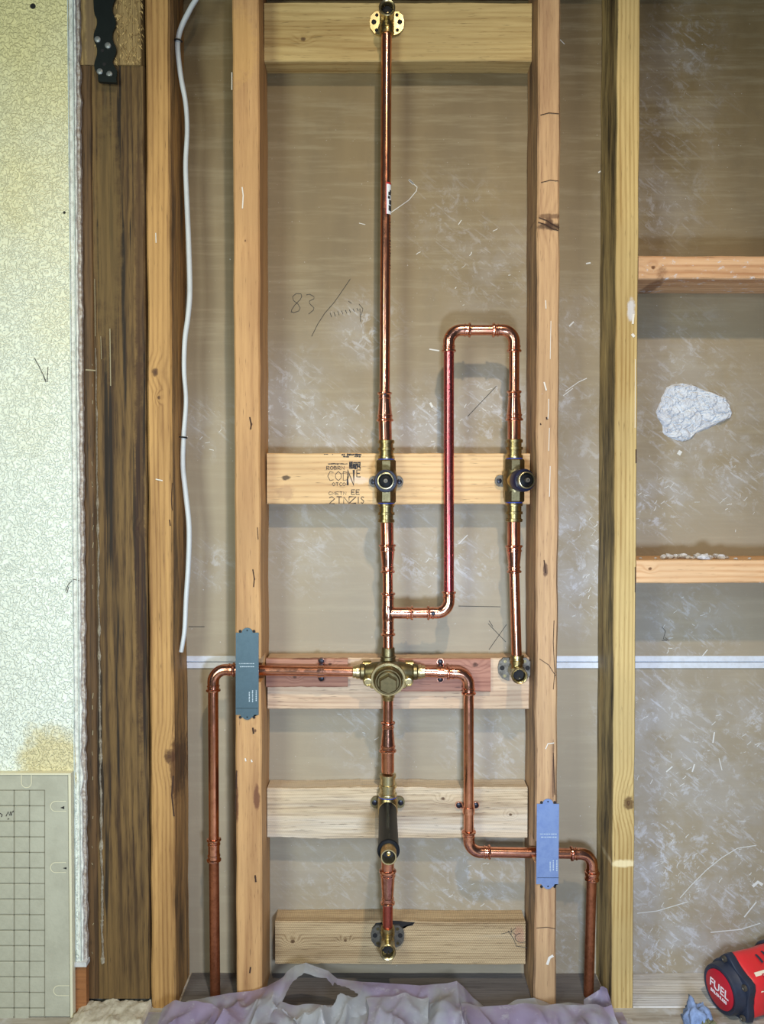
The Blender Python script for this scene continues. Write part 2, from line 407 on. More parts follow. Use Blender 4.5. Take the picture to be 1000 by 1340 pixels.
# broken-through mortar patch
outline = [(872, 507), (880, 503), (893, 501), (905, 503), (916, 508), (932, 513), (941, 517), (950, 520), (955, 530), (959, 540), (956, 547), (940, 554), (926, 561), (912, 566), (903, 575), (893, 578), (880, 575), (868, 568), (866, 556), (861, 548), (858, 540), (863, 527), (868, 515)]
def patch():
    bm = bmesh.new(); c = pp(905, 538, BACK); R = 26; n = len(outline)
    ring = []
    N = 92
    def rad(t):
        f = t/(2*math.pi)*n; i = int(f) % n; g = f-int(f)
        a, b = pp(*outline[i], BACK), pp(*outline[(i+1) % n], BACK)
        return a.lerp(b, g)
    cv = bm.verts.new((c.x, BACK-.003, c.z)); prev = None
    rows = []
    for k in range(1, R+1):
        row = []
        for i in range(N):
            p = rad(2*math.pi*i/N); q = c.lerp(p, k/R)
            if k == R: q = q+Vector((noise.noise(Vector((i*1.3, 0, 0)))*.002, 0, noise.noise(Vector((0, i*1.3, 4)))*.002))
            h = .0028+.0025*abs(noise.noise(q*60))+.002*noise.noise(q*170)+.0012*noise.noise(q*400)
            cell = noise.voronoi(q*55)[0]; e = cell[1]-cell[0]
            if e < .08: h -= .0024
            if (q.x-c.x)*.6+(q.z-c.z)*.25 > .018+noise.noise(q*40)*.01: h += .0035
            h = max(h, .0006)
            if k == R: h = -.0005
            if k == R-1: h = max(h*.6, .001)
            row.append(bm.verts.new((q.x, BACK-h, q.z)))
        rows.append(row)
    for i in range(N): bm.faces.new((cv, rows[0][i], rows[0][(i+1) % N]))
    for k in range(R-1):
        for i in range(N): bm.faces.new((rows[k][i], rows[k+1][i], rows[k+1][(i+1) % N], rows[k][(i+1) % N]))
    return bm
o = part('mortar_patch', patch(), plain('mortar', (206, 208, 212), .9, 0, .55, 70, (160, 162, 172), .8, 300), wb, False, 'pale grey crumbly mortar patch')

# floor
k = NT('subfloor'); P = k.n('ShaderNodeTexCoord').outputs['Object']
col = k.mix(k.ramp(k.noise(k.vec('MULTIPLY', P, (.3, 4, 1)), 20, 5, .7), .35, .7), srgb((172, 165, 152)), srgb((128, 116, 98)))
col = k.mix(k.math('MULTIPLY', k.ramp(k.noise(P, 50, 5), .5, .7), .6), col, srgb((190, 190, 188)))
k.bump(k.noise(P, 90, 4), .3, .002)
bm = bmesh.new(); box_bm(bm, -2.2, 2.2, -2.8, BACK+.02, -.03, 0)
fl = newobj('floor', mesh(bm), k.out(col, .85), None, False); tag(fl, None, None, None, 'structure')

# textured plaster wall on the left
def plaster_mat(origin):
    k = NT('textured_plaster'); P = k.pos(origin)
    s = k.n('ShaderNodeSeparateXYZ', Vector=P)
    n = k.noise(P, 7, 4, .6)
    base = k.mix(k.ramp(k.math('ADD', s.outputs[2], k.math('MULTIPLY_ADD', n, .5, -.25)), 1.6, .75), srgb((236, 224, 164)), srgb((234, 240, 228)))  # yellow top to bluish bottom paints warm and cool light into the plaster
    c = pp(68, 985, -.013)
    d = k.vec('LENGTH', k.vec('DIVIDE', k.vec('SUBTRACT', P, (c.x, -.013, c.z-.01)), (.06, 1, .055)))
    d = k.math('ADD', d, k.math('MULTIPLY_ADD', k.noise(P, 30, 5, .7), 1.4, -.7))
    base = k.mix(k.math('MULTIPLY', k.math('SUBTRACT', 1.0, k.ramp(d, .5, 1.15)), .75), base, srgb((214, 196, 134)))
    v1 = k.noise(k.vec('ADD', P, k.vec('MULTIPLY', k.n('ShaderNodeTexNoise', Vector=P, Scale=60.0).outputs[1], (.012, .012, .012))), 230, 3, .5)
    rid = k.ramp(v1, .42, .6)
    base = k.mix(k.math('MULTIPLY', k.ramp(v1, .5, .36), .08), base, srgb((150, 150, 110)))
    k.bump(k.math('ADD', rid, k.math('MULTIPLY', k.noise(P, 420, 3), .35)), .85, .0022)
    return k.out(base, .75, 0, .3)
WL = -.013
wl = thing('wall_left', (-.6, WL, 0), None, None); wl['kind'] = 'structure'
zc = sz(1010, WL)
def wavy_edge(z0, z1, xpx, amp, seed, n=120):
    return [(sx(xpx, WL)+amp*noise.noise(Vector((i*.35, seed, 0)))+amp*.6*noise.noise(Vector((i*1.4, seed, 3))), z0+(z1-z0)*i/n) for i in range(n+1)]
pm = plaster_mat(wl.location)
e1 = wavy_edge(zc+.0012, UP, 95, .0012, 1)
o = newobj('plaster_sheet', strip_mesh(-1.3, e1, WL, WL+.012), pm, wl, False)
zl = sz(1258, WL)
e2 = wavy_edge(zl, zc-.0012, 97, .0010, 5, 50)
o = newobj('plaster_sheet', strip_mesh(-1.3, e2, WL, WL+.012), pm, wl, False)
m_gyp = plain('torn_gypsum', (222, 222, 214), .9, 0, .55, 130, (150, 144, 136), .5, 260)
e3 = wavy_edge(zl, UP, 103.5, .0030, 9, 200)
lft = [(sx(93, WL), z) for z in (UP, zl)]
newobj('torn_edge', strip_mesh(sx(93, WL), e3, WL+.0015, WL+.0125), m_gyp, wl, False)['label'] = 'torn white gypsum edge of the plaster sheet'
e4 = wavy_edge(zl, UP, 107, .0022, 14, 260)
newobj('paper_edge', strip_mesh(sx(98, WL), e4, WL+.006, WL+.0128), plain('torn_paper', (148, 132, 118), .9, 0, .8, 160, (205, 200, 195), .3, 300), wl, False)
bm = bmesh.new()
for xs in (94.5, 101): box_bm(bm, sx(xs, WL)-.0006, sx(xs, WL)+.0006, WL-.0012, WL+.004, zl, UP)
newobj('corner_bead', mesh(bm), plain('painted_bead', (205, 212, 205), .6, 0, .5, 60, (120, 130, 115)), wl, False)
bm = bmesh.new(); box_bm(bm, -1.3, sx(109, WL), WL-.003, WL+.012, sz(1264, WL), zl)
newobj('trim_2', mesh(bm), plain('metal_edge', (205, 205, 205), .45, .1, .3, 60), None, False)['kind'] = 'structure'
board('trim_3', (-1.3, sx(107.5, WL), WL+.001, WL+.012, 0, sz(1265, WL)), 'x', None, None, light=(158, 104, 62), dark=(132, 82, 48), ring=.2, seed=3)['kind'] = 'structure'
mk = [[(45, 468), (51, 479), (57, 491), (60, 500)], [(63, 480), (62, 500), (58, 494)], [(86, 773), (90, 764), (97, 758), (104, 760)], [(88, 776), (90, 768)]]
part('pencil_mark', ribbons(mk, WL, 1.0, .0008), m_pencil, wl, False)
part('nail_hole', lathe(pp(43, 8, WL-.0004), (0, 1, 0), [(0, .0042), (.002, .003)], 12), m_black, wl)
part('nail', lathe(pp(84, 278, WL-.0006), (0, 1, 0), [(0, .002), (.002, .002)], 10), m_black, wl)
# header above the frame
for i, (xa, xb) in enumerate(((sx(229), sx(307)), (sx(341), sx(702)), (sx(731), sx(804)), (sx(833), 1.05))):
    board('header_block', (xa, xb, .051 if i != 1 else .060, BACK, sz(-8 if i != 1 else 1, BACK), sz(-8, BACK)+.09), 'x',
          ('dark header board high between the wire stud and the pipe-bay stud', 'dark header board just above the top pale blocking of the pipe bay',
           'dark header board high over the narrow bay', 'dark header board high over the right-hand bay')[i], 'header board', 'header boards at the top of the bays',
          light=(112, 84, 56), dark=(80, 58, 38), seed=20+i, bev=.001)

# ------------------------------------------------------------------ studs
def K(x, y, d=0.0): return tuple(pp(x, y, d))
g_st = 'upright wall studs'
board('wall_stud', (sx(194), sx(226), .000, BACK, 0, UP), 'z', 'honey-coloured stud with the white wire running down its right side', 'stud', g_st, seed=1, jit=.0012, bev=.003,
      light=(192, 148, 90), dark=(140, 98, 54), ringmm=9, ring=.4, fine=.5, knots=((K(203, 487), .0065), (K(222, 990), .011), (K(208, 520), .003)),
      side=.75, sidecol=(66, 50, 34), stains=((K(228, 1010), (.006, .1, .05), (80, 48, 26), .8),))
board('wall_stud', (sx(307), sx(341), 0, BACK, 0, UP), 'z', 'tan stud with the dark nail plate, left side of the pipe bay', 'stud', g_st, seed=2, jit=.0008, bev=.0025, notch=(sz(893), sz(862), .045),
      light=(196, 152, 102), dark=(156, 110, 70), ringmm=16, ring=.16, fine=.5, side=.3, sidecol=(120, 84, 62), stains=((K(336, 1045), (.005, .1, .02), (96, 54, 36), .8), (K(309, 1050), (.004, .1, .04), (90, 50, 34), .8), (K(312, 60), (.03, .1, .06), (206, 160, 96), .5)),
      knots=((K(329, 555), .0025), (K(321, 315), .0018), (K(333, 758), .0018), (K(334, 956), .0025), (K(334, 1148), .0022)))
board('wall_stud', (sx(702), sx(731), 0, BACK, 0, UP), 'z', 'knotty tan stud with the blue nail plate, right side of the pipe bay', 'stud', g_st, seed=3, jit=.0012, bev=.0025, notch=(sz(1129), sz(1101), .045),
      light=(194, 156, 114), dark=(150, 110, 78), ringmm=12, ring=.22, fine=.7, side=.75, sidecol=(82, 62, 48), paint=.06,
      knots=((K(719, 291), .0085), (K(730, 1258), .004)), stains=((K(722, 297), (.02, .1, .006), (62, 38, 22), .85), (K(714, 745), (.004, .1, .012), (70, 38, 24), .8), (K(724, 1010), (.0016, .1, .05), (70, 42, 28), .7), (K(718, 283), (.02, .1, .004), (84, 54, 34), .7)))
board('wall_stud', (sx(804), sx(833), 0, BACK, 0, UP), 'z', 'yellowish stud with a mould-blackened left side, between narrow and right bays', 'stud', g_st, seed=4, jit=.0006, bev=.001,
      light=(200, 172, 114), dark=(160, 126, 70), ringmm=6.5, ring=.5, fine=.4, wave=.012, side=.95, sidecol=(26, 20, 18), knots=((K(823, 1051), .0105),), stains=((K(817, 1130), (.03, .1, .006), (226, 206, 160), .8), (K(826, 405), (.006, .1, .018), (206, 208, 216), .6)))
board('wall_stud', (.80, .838, 0, BACK, 0, UP), 'z', 'stud standing just outside the right edge of the picture', 'stud', g_st, seed=5, light=(196, 158, 104), dark=(160, 116, 66))

studs = [o for o in C.objects if o.name.startswith('wall_stud')]
m_nick, m_fleck = plain('splinter_dark', (58, 36, 24), .9), plain('paint_fleck', (214, 206, 194), .8)
def nicks(o, dark, pale):
    for nm, L, m in (('splinter', dark, m_nick), ('paint_fleck', pale, m_fleck)):
        for ln in L: part(nm, ribbons([ln], 0, 1.0, .0009), m, o, False)
nicks(studs[0], [{'p': [(226, 632), (224.5, 655), (226, 668)], 'w': 1.2}, {'p': [(227, 1015), (225, 1040), (228, 1068)], 'w': 2.2}, {'p': [(222, 680), (223, 688)], 'w': 1.6}], [{'p': [(204, 627), (213, 629)], 'w': 1.6}, {'p': [(204, 305), (204.5, 318)], 'w': 1.4}])
nicks(studs[1], [{'p': [(327, 546), (329, 556), (328, 562)], 'w': 2}, {'p': [(310, 1008), (309, 1032)], 'w': 1.6}, {'p': [(309, 1040), (308, 1062)], 'w': 1.2}, {'p': [(331, 745), (333, 757), (332, 768)], 'w': 1.6}, {'p': [(331, 952), (332, 960)], 'w': 2.6}, {'p': [(337, 690), (338, 706)], 'w': 1},
      {'p': [(334, 1145), (335, 1154)], 'w': 2.4}, {'p': [(328, 1265), (327, 1273)], 'w': 2.2}], [{'p': [(317, 245), (318.5, 256), (317.5, 273)], 'w': 1.8}, {'p': [(303.6, 95), (303.6, 118)], 'w': 1.2}, {'p': [(321, 992), (322, 996)], 'w': 2}, {'p': [(329, 994), (330, 997)], 'w': 2}])
nicks(studs[2], [{'p': [(705, 285), (716, 289), (727, 296), (732, 298)], 'w': 1.5}, {'p': [(704, 291), (714, 294), (724, 300), (731, 302)], 'w': 1.4}, {'p': [(707, 151), (718, 148), (731, 149)], 'w': 1.0}, {'p': [(708, 239), (720, 236), (731, 237)], 'w': .9}, {'p': [(712, 733), (714, 750)], 'w': 1.6},
      {'p': [(725, 812), (724, 840), (726, 880), (724, 902)], 'w': 1.0}, {'p': [(724, 985), (725, 1010), (726, 1040)], 'w': 1.3}, {'p': [(702, 1214), (716, 1213), (727, 1215)], 'w': .9}, {'p': [(706, 862), (718, 870), (727, 884)], 'w': .8}, {'p': [(715, 546), (716, 549)], 'w': 2.4}, {'p': [(707, 554), (708, 556)], 'w': 1.8}],
      [{'p': [(712, 500), (715, 511)], 'w': 2}, {'p': [(718, 522), (718, 535), (717, 548)], 'w': 1}, {'p': [(719, 560), (718, 590)], 'w': .9}, {'p': [(720, 610), (719, 650)], 'w': 1}, {'p': [(714, 393), (714.5, 404)], 'w': 1.4}, {'p': [(714, 980), (717, 973), (725, 972)], 'w': 1.4}, {'p': [(716, 1262), (719, 1253), (724, 1250)], 'w': 4}, {'p': [(721, 420), (720, 470)], 'w': .9}])
nicks(studs[3], [{'p': [(832.3, 588), (832.3, 606)], 'w': 1.8}, {'p': [(831, 742), (831, 775)], 'w': 1}], [{'p': [(829, 411), (828, 424)], 'w': 3}, {'p': [(827, 437), (830, 441)], 'w': 4}, {'p': [(831.5, 470), (831, 560)], 'w': .8}])

# dark weathered post and the rough beam end above it
dp = board('timber_post', (sx(106), sx(191), .004, BACK+.002, .012, sz(86, .004)), 'z', 'wide dark brown weathered post beside the plastered wall', 'post', None, seed=6, jit=.001, bev=.002,
      light=(122, 94, 54), dark=(66, 46, 26), ringmm=13, ring=.45, fine=1.0, crack=.9, wave=.03, rough=.7, grey=.25, greycol=(120, 104, 74),
      stains=((K(182, 700), (.008, .1, .35), (52, 30, 18), .7), (K(182, 350), (.008, .1, .2), (74, 50, 30), .6), (K(140, 300), (.02, .1, .2), (112, 90, 52), .5)), knots=((K(179, 692), .004),))
bd = board('edge_strip', (sx(105), sx(123.5), .0010, .0055, .014, sz(86, .0015)), 'z', 'narrower dark brown strip along the left edge', None, parent=dp, seed=8, light=(104, 76, 46), dark=(60, 42, 26), ring=.3, crack=.5, fine=.8, n=90)
# mortar streak running down the seam of the post
bm = bmesh.new(); N = 420; prev = None
for i in range(N+1):
    y = 455+(1262-455)*i/N; cx = 124.5+9*(y-455)/800+1.2*noise.noise(Vector((y*.03, 0, 0)))
    w = max(.15, (1.0+3.6*max(0, noise.noise(Vector((y*.06, 7, 0)))+.15)+.9*noise.noise(Vector((y*.4, 3, 0)))) * (.6+1.0*(y-455)/800))
    a, b, m_ = pp(cx-w*.6, y, .0005), pp(cx+w*.6, y, .0005), pp(cx, y, -.0012)
    row = [bm.verts.new((a.x, .004, a.z)), bm.verts.new(m_), bm.verts.new((b.x, .0045, b.z))]
    if prev:
        for q in (0, 1): bm.faces.new((prev[q], prev[q+1], row[q+1], row[q]))
    prev = row
part('mortar_streak', bm, plain('mortar_line', (190, 182, 160), .9, 0, .75, 260, (120, 100, 74)), dp, False, 'pale mortar line down the seam')
ex = [{'p': [(121+random.uniform(-1, 2), y), (121.4, y+random.uniform(2, 8))], 'w': random.uniform(.5, 1.1)} for y in [random.uniform(470, 1250) for _ in range(22)]]
ex += [{'p': [(112, 484), (126, 485)], 'w': 2}, {'p': [(144, 430), (145, 505)], 'w': 1.5}, {'p': [(132, 440), (133, 470)], 'w': .8}, {'p': [(124, 345+20), (125, 440)], 'w': .7}]
m_old = plain('old_paint', (150, 138, 110), .8)
for ln in ex: part('paint_streak', ribbons([ln], .0012, 1), m_old, dp, False)
beam = board('timber_beam', (sx(105), sx(188), .0005, BACK, sz(84.5, 0), UP), 'z', 'rough yellow-brown strand timber end above the dark post, behind the black strap', 'beam', None, seed=9, jit=.0012,
      light=(176, 146, 96), dark=(96, 74, 42), ringmm=3.2, ring=.5, fine=1.0, wave=.05, stains=((K(118, 40), (.008, .1, .2), (116, 94, 68), .8),))
# strand flakes on the beam end: short slanted chips
random.seed(3)
vs, fs = [], []
for i in range(420):
    x, y = random.uniform(124, 187), random.uniform(-60, 83); p = pp(x, y, 0); a = random.uniform(-.7, .7)+math.pi/2; l = random.uniform(.004, .011); w = random.uniform(.0005, .0014); h = random.uniform(.0006, .0016)
    t = Vector((math.cos(a), 0, math.sin(a))); nn = Vector((-t.z, 0, t.x))
    b = len(vs); vs += [p-t*l/2, p+nn*w-Vector((0, h, 0)), p+t*l/2, p-nn*w-Vector((0, h*.6, 0))]; fs += [(b, b+1, b+2), (b, b+2, b+3)]
o = part('wood_strands', (vs, fs), plain('strands', (196, 166, 110), .75, 0, .8, 150, (110, 82, 44)), beam, False); o['kind'] = 'stuff'

# mortar ledge at the foot of the post
bm = bmesh.new(); n1, n2 = 60, 10; gr = []
for i in range(n1+1):
    r_ = []
    for j in range(n2+1):
        x = sx(100)+(sx(194)-sx(100))*i/n1; y = -.055+.0585*j/n2
        h = .010+.004*noise.noise(Vector((x*60, y*60, 0)))+.003*noise.noise(Vector((x*200, y*200, 0)))
        if j == 0 or i in (0, n1): h = -.001
        r_.append(bm.verts.new((x, y+.002*noise.noise(Vector((x*90, 0, 5))), h)))
    gr.append(r_)
for i in range(n1):
    for j in range(n2): bm.faces.new((gr[i][j], gr[i+1][j], gr[i+1][j+1], gr[i][j+1]))
o = newobj('mortar_ledge', mesh(bm), plain('dusty_mortar', (186, 178, 158), .95, 0, .5, 90, (130, 118, 98), .5, 200)); tag(o, 'dusty ridge of mortar on the floor at the foot of the dark post', 'mortar')

# ------------------------------------------------------------------ blockings of the pipe bay
XB, XC = sx(341), sx(702); F = .051
g_b = 'blockings across the pipe bay'
def blk(yt, yb, label, x0=None, x1=None, **kw):
    return board('blocking', (XB+.0005 if x0 is None else sx(x0, F), XC-.0005 if x1 is None else sx(x1, F), F, BACK, sz(yb, F), sz(yt, F)), 'x', label, 'blocking', g_b, **kw)
b1 = blk(3, 80, 'topmost pale blocking behind the upper drop-ear fitting', seed=11, light=(198, 170, 114), dark=(164, 130, 76), ringmm=9, ring=.28, fine=.6, knots=((K(397, 51, F), .004),), wave=.03)
b2 = blk(593, 660, 'smooth blocking with the black grade stamp, behind the two stop valves', x0=349.5, seed=12, light=(222, 186, 136), dark=(190, 144, 96), ringmm=9, ring=.42, fine=.35,
         stains=((K(374, 625, F), (.007, .1, .004), (50, 34, 24), .85), (K(374, 645, F), (.016, .1, .012), (160, 124, 94), .5), (K(470, 628, F), (.02, .1, .006), (224, 204, 186), .5)))
b3 = blk(861, 928, 'blocking with two reddish shims behind the brass mixing valve', x0=349.5, seed=13, light=(206, 178, 148), dark=(170, 136, 110), ringmm=7, ring=.4, fine=.6, grey=.25, greycol=(196, 184, 172), wave=.03)
b4 = blk(1031, 1097, 'rough grey-white blocking behind the long black valve sleeve', x0=348.5, x1=692, seed=14, light=(204, 182, 150), dark=(152, 126, 96), ringmm=5.5, ring=.3, fine=.9, grey=.7, greycol=(206, 196, 182), saw=.3, jit=.0016, wave=.035,
         knots=((K(580, 1045, F), .0035), (K(668, 1066, F), .003)))
b5 = blk(1206, 1262, 'lowest saw-marked blocking behind the bottom drop-ear fitting', x0=358.5, x1=690, seed=15, light=(194, 168, 130), dark=(140, 112, 78), ringmm=4.5, ring=.45, fine=.6, saw=.9, grey=.3, greycol=(190, 182, 162), jit=.0014, wave=.012,
         knots=((K(383, 1232, F), .004), (K(452, 1231, F), .003), (K(674, 1193+5, F), .003)), stains=((K(680, 1222, F), (.010, .1, .014), (150, 80, 78), .35),))
# grade stamp on the second blocking (broken, partly washed out lettering)
m_ink = plain('stamp_ink', (48, 44, 46), .8)
random.seed(21)
st = []
def dash(x0, x1, y, w, gap=.18):
    x = x0
    while x < x1:
        l = random.uniform(1.2, 4)
        if random.random() > gap: st.append({'p': [(x, y+random.uniform(-.3, .3)), (min(x+l, x1), y+random.uniform(-.3, .3))], 'w': w*random.uniform(.6, 1.2)})
        x += l+random.uniform(0, .5)
dash(424, 436, 594.5, 1.5, .3); dash(447, 473, 595, 3.2, .1); dash(449, 472, 597.5, 2, .4)
dash(426, 458, 607, 1.6, .05)
for yy in (605.5, 608, 610.5, 612.5): dash(457, 472, yy, 3.0, .1)
def glyphs(txt, x, y, h, w, lw):
    G = {'M': [[(0, 1), (0, 0), (.5, .6), (1, 0), (1, 1)]], 'E': [[(1, 0), (0, 0), (0, 1), (1, 1)], [(0, .5), (.8, .5)]], 'K': [[(0, 0), (0, 1)], [(1, 0), (0, .5), (1, 1)]], 'B': [[(0, 0), (0, 1), (.9, .9), (.9, .55), (0, .5), (.8, .4), (.8, .1), (0, 0)]],
         'S': [[(1, .1), (.4, 0), (0, .25), (1, .7), (.6, 1), (0, .9)]], 'T': [[(0, 0), (1, 0)], [(.5, 0), (.5, 1)]], 'D': [[(0, 0), (0, 1), (.7, .9), (1, .5), (.7, .1), (0, 0)]], 'I': [[(.5, 0), (.5, 1)]], 'N': [[(0, 1), (0, 0), (1, 1), (1, 0)]],
         'O': [[(.5, 0), (0, .3), (0, .7), (.5, 1), (1, .7), (1, .3), (.5, 0)]], 'R': [[(0, 1), (0, 0), (.9, .1), (.9, .45), (0, .5), (1, 1)]], 'U': [[(0, 0), (0, .8), (.5, 1), (1, .8), (1, 0)]], 'L': [[(0, 0), (0, 1), (1, 1)]], 'C': [[(1, .1), (.4, 0), (0, .5), (.4, 1), (1, .9)]],
         'Z': [[(0, 0), (1, 0), (0, 1), (1, 1)]], '2': [[(0, .15), (.5, 0), (1, .3), (0, 1), (1, 1)]], '0': [[(.5, 0), (0, .3), (0, .7), (.5, 1), (1, .7), (1, .3), (.5, 0)]]}
    out = []
    for c in txt:
        for ln in G.get(c, []): out.append({'p': [(x+a*w, y+b*h) for a, b in ln], 'w': lw})
        x += w*1.35
    return out
st += glyphs('ROBRN', 427.5, 610, 4.5, 3.6, 1.0) + glyphs('COD', 429, 617, 12, 7.5, .9) + glyphs('N', 455, 615, 20, 8, 3.4) + glyphs('E', 467, 615, 9, 5, 1.4) + glyphs('OTCO', 435, 631.5, 4.2, 3.4, .8)
st += glyphs('CMETN', 430, 643.5, 4, 3.6, .7) + glyphs('EE', 460, 641, 6, 4.5, 1.3) + glyphs('2TN', 431, 650, 9, 7, 1.3) + glyphs('Z', 457, 650, 8.5, 9, 1.9) + glyphs('IS', 467, 650, 8.5, 4, 1.2)
part('grade_stamp', ribbons(st, F, 1), m_ink, b2, False, 'black lumber grade stamp')
gl = glyphs('K', 669, 1214, 9, 6, .9)+[{'p': arc(683, 1227, 9, 6, 60, 260), 'w': .8}, {'p': [(665, 1218), (672, 1228), (676, 1238), (690, 1240)], 'w': .9}, {'p': [(656, 1222), (668, 1219)], 'w': .8}]
part('pencil_mark', ribbons(gl, F, 1), m_pencil, b5, False)
# dark routed slot behind the lowest drop-ear
part('slot', extrude_poly([(487, 1214), (492, 1208), (500, 1207), (500, 1222), (490, 1221)], F-.0004, F+.001), m_black, b5, False)
part('slot', extrude_poly([(512, 1205), (543, 1207), (540, 1211), (524, 1214), (514, 1223), (512, 1222)], F-.0004, F+.001), m_black, b5, False)
# reddish shims
board('wood_shim', (sx(347.5, .043), sx(455, .043), .043, F, sz(899, .043), sz(862, .043)), 'x', 'reddish cedar shim left of the brass mixing valve, behind the hot pipe', 'shim', 'reddish shims on the mixing-valve blocking', seed=16, light=(178, 130, 106), dark=(136, 88, 72), ring=.3, jit=.001, n=30,
      stains=((K(405, 862, .043), (.03, .1, .002), (90, 48, 34), .7),), knots=((K(386, 886, .043), .003), (K(432, 869, .043), .003)))
board('wood_shim', (sx(522, .043), sx(643, .043), .043, F, sz(905, .043), sz(862, .043)), 'x', 'reddish cedar shim right of the brass mixing valve', 'shim', 'reddish shims on the mixing-valve blocking', seed=17, light=(180, 130, 108), dark=(140, 90, 74), ring=.3, jit=.001, n=30,
      knots=((K(622, 870, .043), .005),))

# right-hand bay blockings and sill
XD = sx(833)
board('blocking', (XD+.0005, .7995, 0, BACK, sz(365), sz(335)), 'x', 'upper blocking of the right bay, paint-speckled, above the mortar patch', 'blocking', 'blockings of the right bay', seed=31, light=(214, 172, 130), dark=(176, 120, 76), ringmm=10, ring=.4, paint=.55, knots=((K(855, 350), .0035),), stains=((K(846, 378, .07), (.012, .1, .02), (96, 56, 32), .6),))
rb = board('blocking', (XD+.0005, .7995, 0, BACK, sz(763), sz(733)), 'x', 'lower blocking of the right bay with plaster crumbs on top', 'blocking', 'blockings of the right bay', seed=32, light=(222, 182, 138), dark=(196, 136, 84), ringmm=11, ring=.4, paint=.25, knots=((K(851, 744), .003),))
random.seed(5)
CX = sorted((869, 876, 884, 893, 901, 913, 921, 928, 938, 944, 951, 963, 838, 981, 858, 906))
ORD = ('leftmost', 'second', 'third', 'fourth', 'fifth', 'sixth', 'seventh', 'eighth', 'ninth', 'tenth', 'eleventh', 'twelfth', 'thirteenth', 'fourteenth', 'fifteenth', 'rightmost')
def crumb_lab(x, r):
    sz_ = 'large' if r > .0064 else 'middling' if r > .004 else 'tiny'
    i = CX.index(x)
    return '%s white plaster crumb, %s of those on the lower right blocking' % (sz_, ORD[i]+('' if i in (0, 15) else ' from the left'))
m_crumb = plain('plaster_crumb', (205, 203, 204), .95, 0, .5, 300, (150, 146, 146))
zt = sz(733)
for (x, r) in ((869, 5), (876, 6), (884, 5), (893, 6.5), (901, 4), (913, 6), (921, 7.5), (928, 5), (938, 5.5), (944, 6), (951, 3), (963, 2.5), (838, 2), (981, 2.2), (858, 2), (906, 3)):
    r *= .00115; d = random.uniform(.012, .04); p = pp(x, 733, d)
    o = newobj('plaster_crumb', mesh(blob((p.x, d, zt+r*.42), (r, r, r*.65), x, .45, 2)), m_crumb, None, False)
    tag(o, crumb_lab(x, r),  'plaster crumb', 'plaster crumbs on the lower right blocking')
board('sill_plate', (XD+.001, .7995, .0005, BACK, -.02, .0015), 'x', 'pale dusty sill plate at the foot of the right bay, behind the red tool', 'sill plate', None, seed=33, light=(206, 200, 190), dark=(156, 146, 130), ring=.35, paint=.3, grey=.6, greycol=(200, 204, 212))
board('sill_plate', (sx(229)+.001, sx(804)-.001, .0005, BACK, -.02, .0015), 'x', 'sill plate behind the plastic sheet at the foot of the pipe bay', 'sill plate', None, seed=35, light=(104, 98, 94), dark=(78, 72, 70), ring=.2)  # dark greys paint in the shade behind the sheet

# ------------------------------------------------------------------ ridged wall board at lower left
BY = WL-.010
tb = thing('backer_board', (sx(40, BY), WL-.005, 0), 'pale grey ridged backer board standing against the plaster wall, lower left', 'board')
m_bb = plain('backer', (178, 176, 158), .7, 0, .45, 25, (150, 147, 130), .25, 260, det=6)
m_be = plain('backer_edge', (214, 208, 180), .6)
xr = sx(86.5, BY); zt_ = sz(1014, BY)
bm = bmesh.new(); box_bm(bm, -1.1, xr, BY, WL-.0002, .001, zt_); bmesh.ops.bevel(bm, geom=list(bm.edges), offset=.0012, segments=2, affect='EDGES')
part('sheet', bm, m_bb, tb, False)
bm = bmesh.new(); box_bm(bm, -1.1, sx(90, BY), BY-.0012, WL-.0002, zt_+.0002, sz(1011.5, BY)); box_bm(bm, xr+.0002, sx(90, BY), BY-.0012, WL-.0002, .001, zt_)
part('rim', bm, m_be, tb, False, 'lighter rounded rim of the board')
xs = [-60+20.1*i for i in range(0)]; cols = [18.3-20.2*i for i in range(-2, 12)]; rows = [1034+20.35*i for i in range(0, 16)]
sqm = None
for r_ in rows[:-1]:
    for c_ in cols:
        if c_ > 56: continue
        a, b = pp(c_-19.2, r_+.8, BY), pp(c_-.8, r_+19.5, BY)
        if c_ > 38+20: continue
        if a.x < -1.05: continue
        if sqm is None:
            bm = bmesh.new(); w, h = abs(b.x-a.x), abs(a.z-b.z); box_bm(bm, 0, w, -.0008, 0, -h, 0)
            bmesh.ops.bevel(bm, geom=[e for e in bm.edges if all(v.co.y < -.0004 for v in e.verts)], offset=.0006, segments=1, affect='EDGES')
            sqm = mesh(bm); sqm.materials.append(m_bb)
        o = bpy.data.objects.new('raised_square', sqm); C.objects.link(o); o.parent = tb; o.location = Vector((a.x, BY+.0001, a.z))-tb.location
gv = [[(c_-20, rows[0]-.2), (c_-20, 1345)] for c_ in cols if c_ < 60]+[[(58.5, rows[0]-.2), (58.5, 1345)]]+[[(-60, y), (58.5, y)] for y in rows[:-1]]
part('grid_groove', ribbons(gv, BY, 1.5, .0002), plain('groove', (132, 128, 110), .8), tb, False)
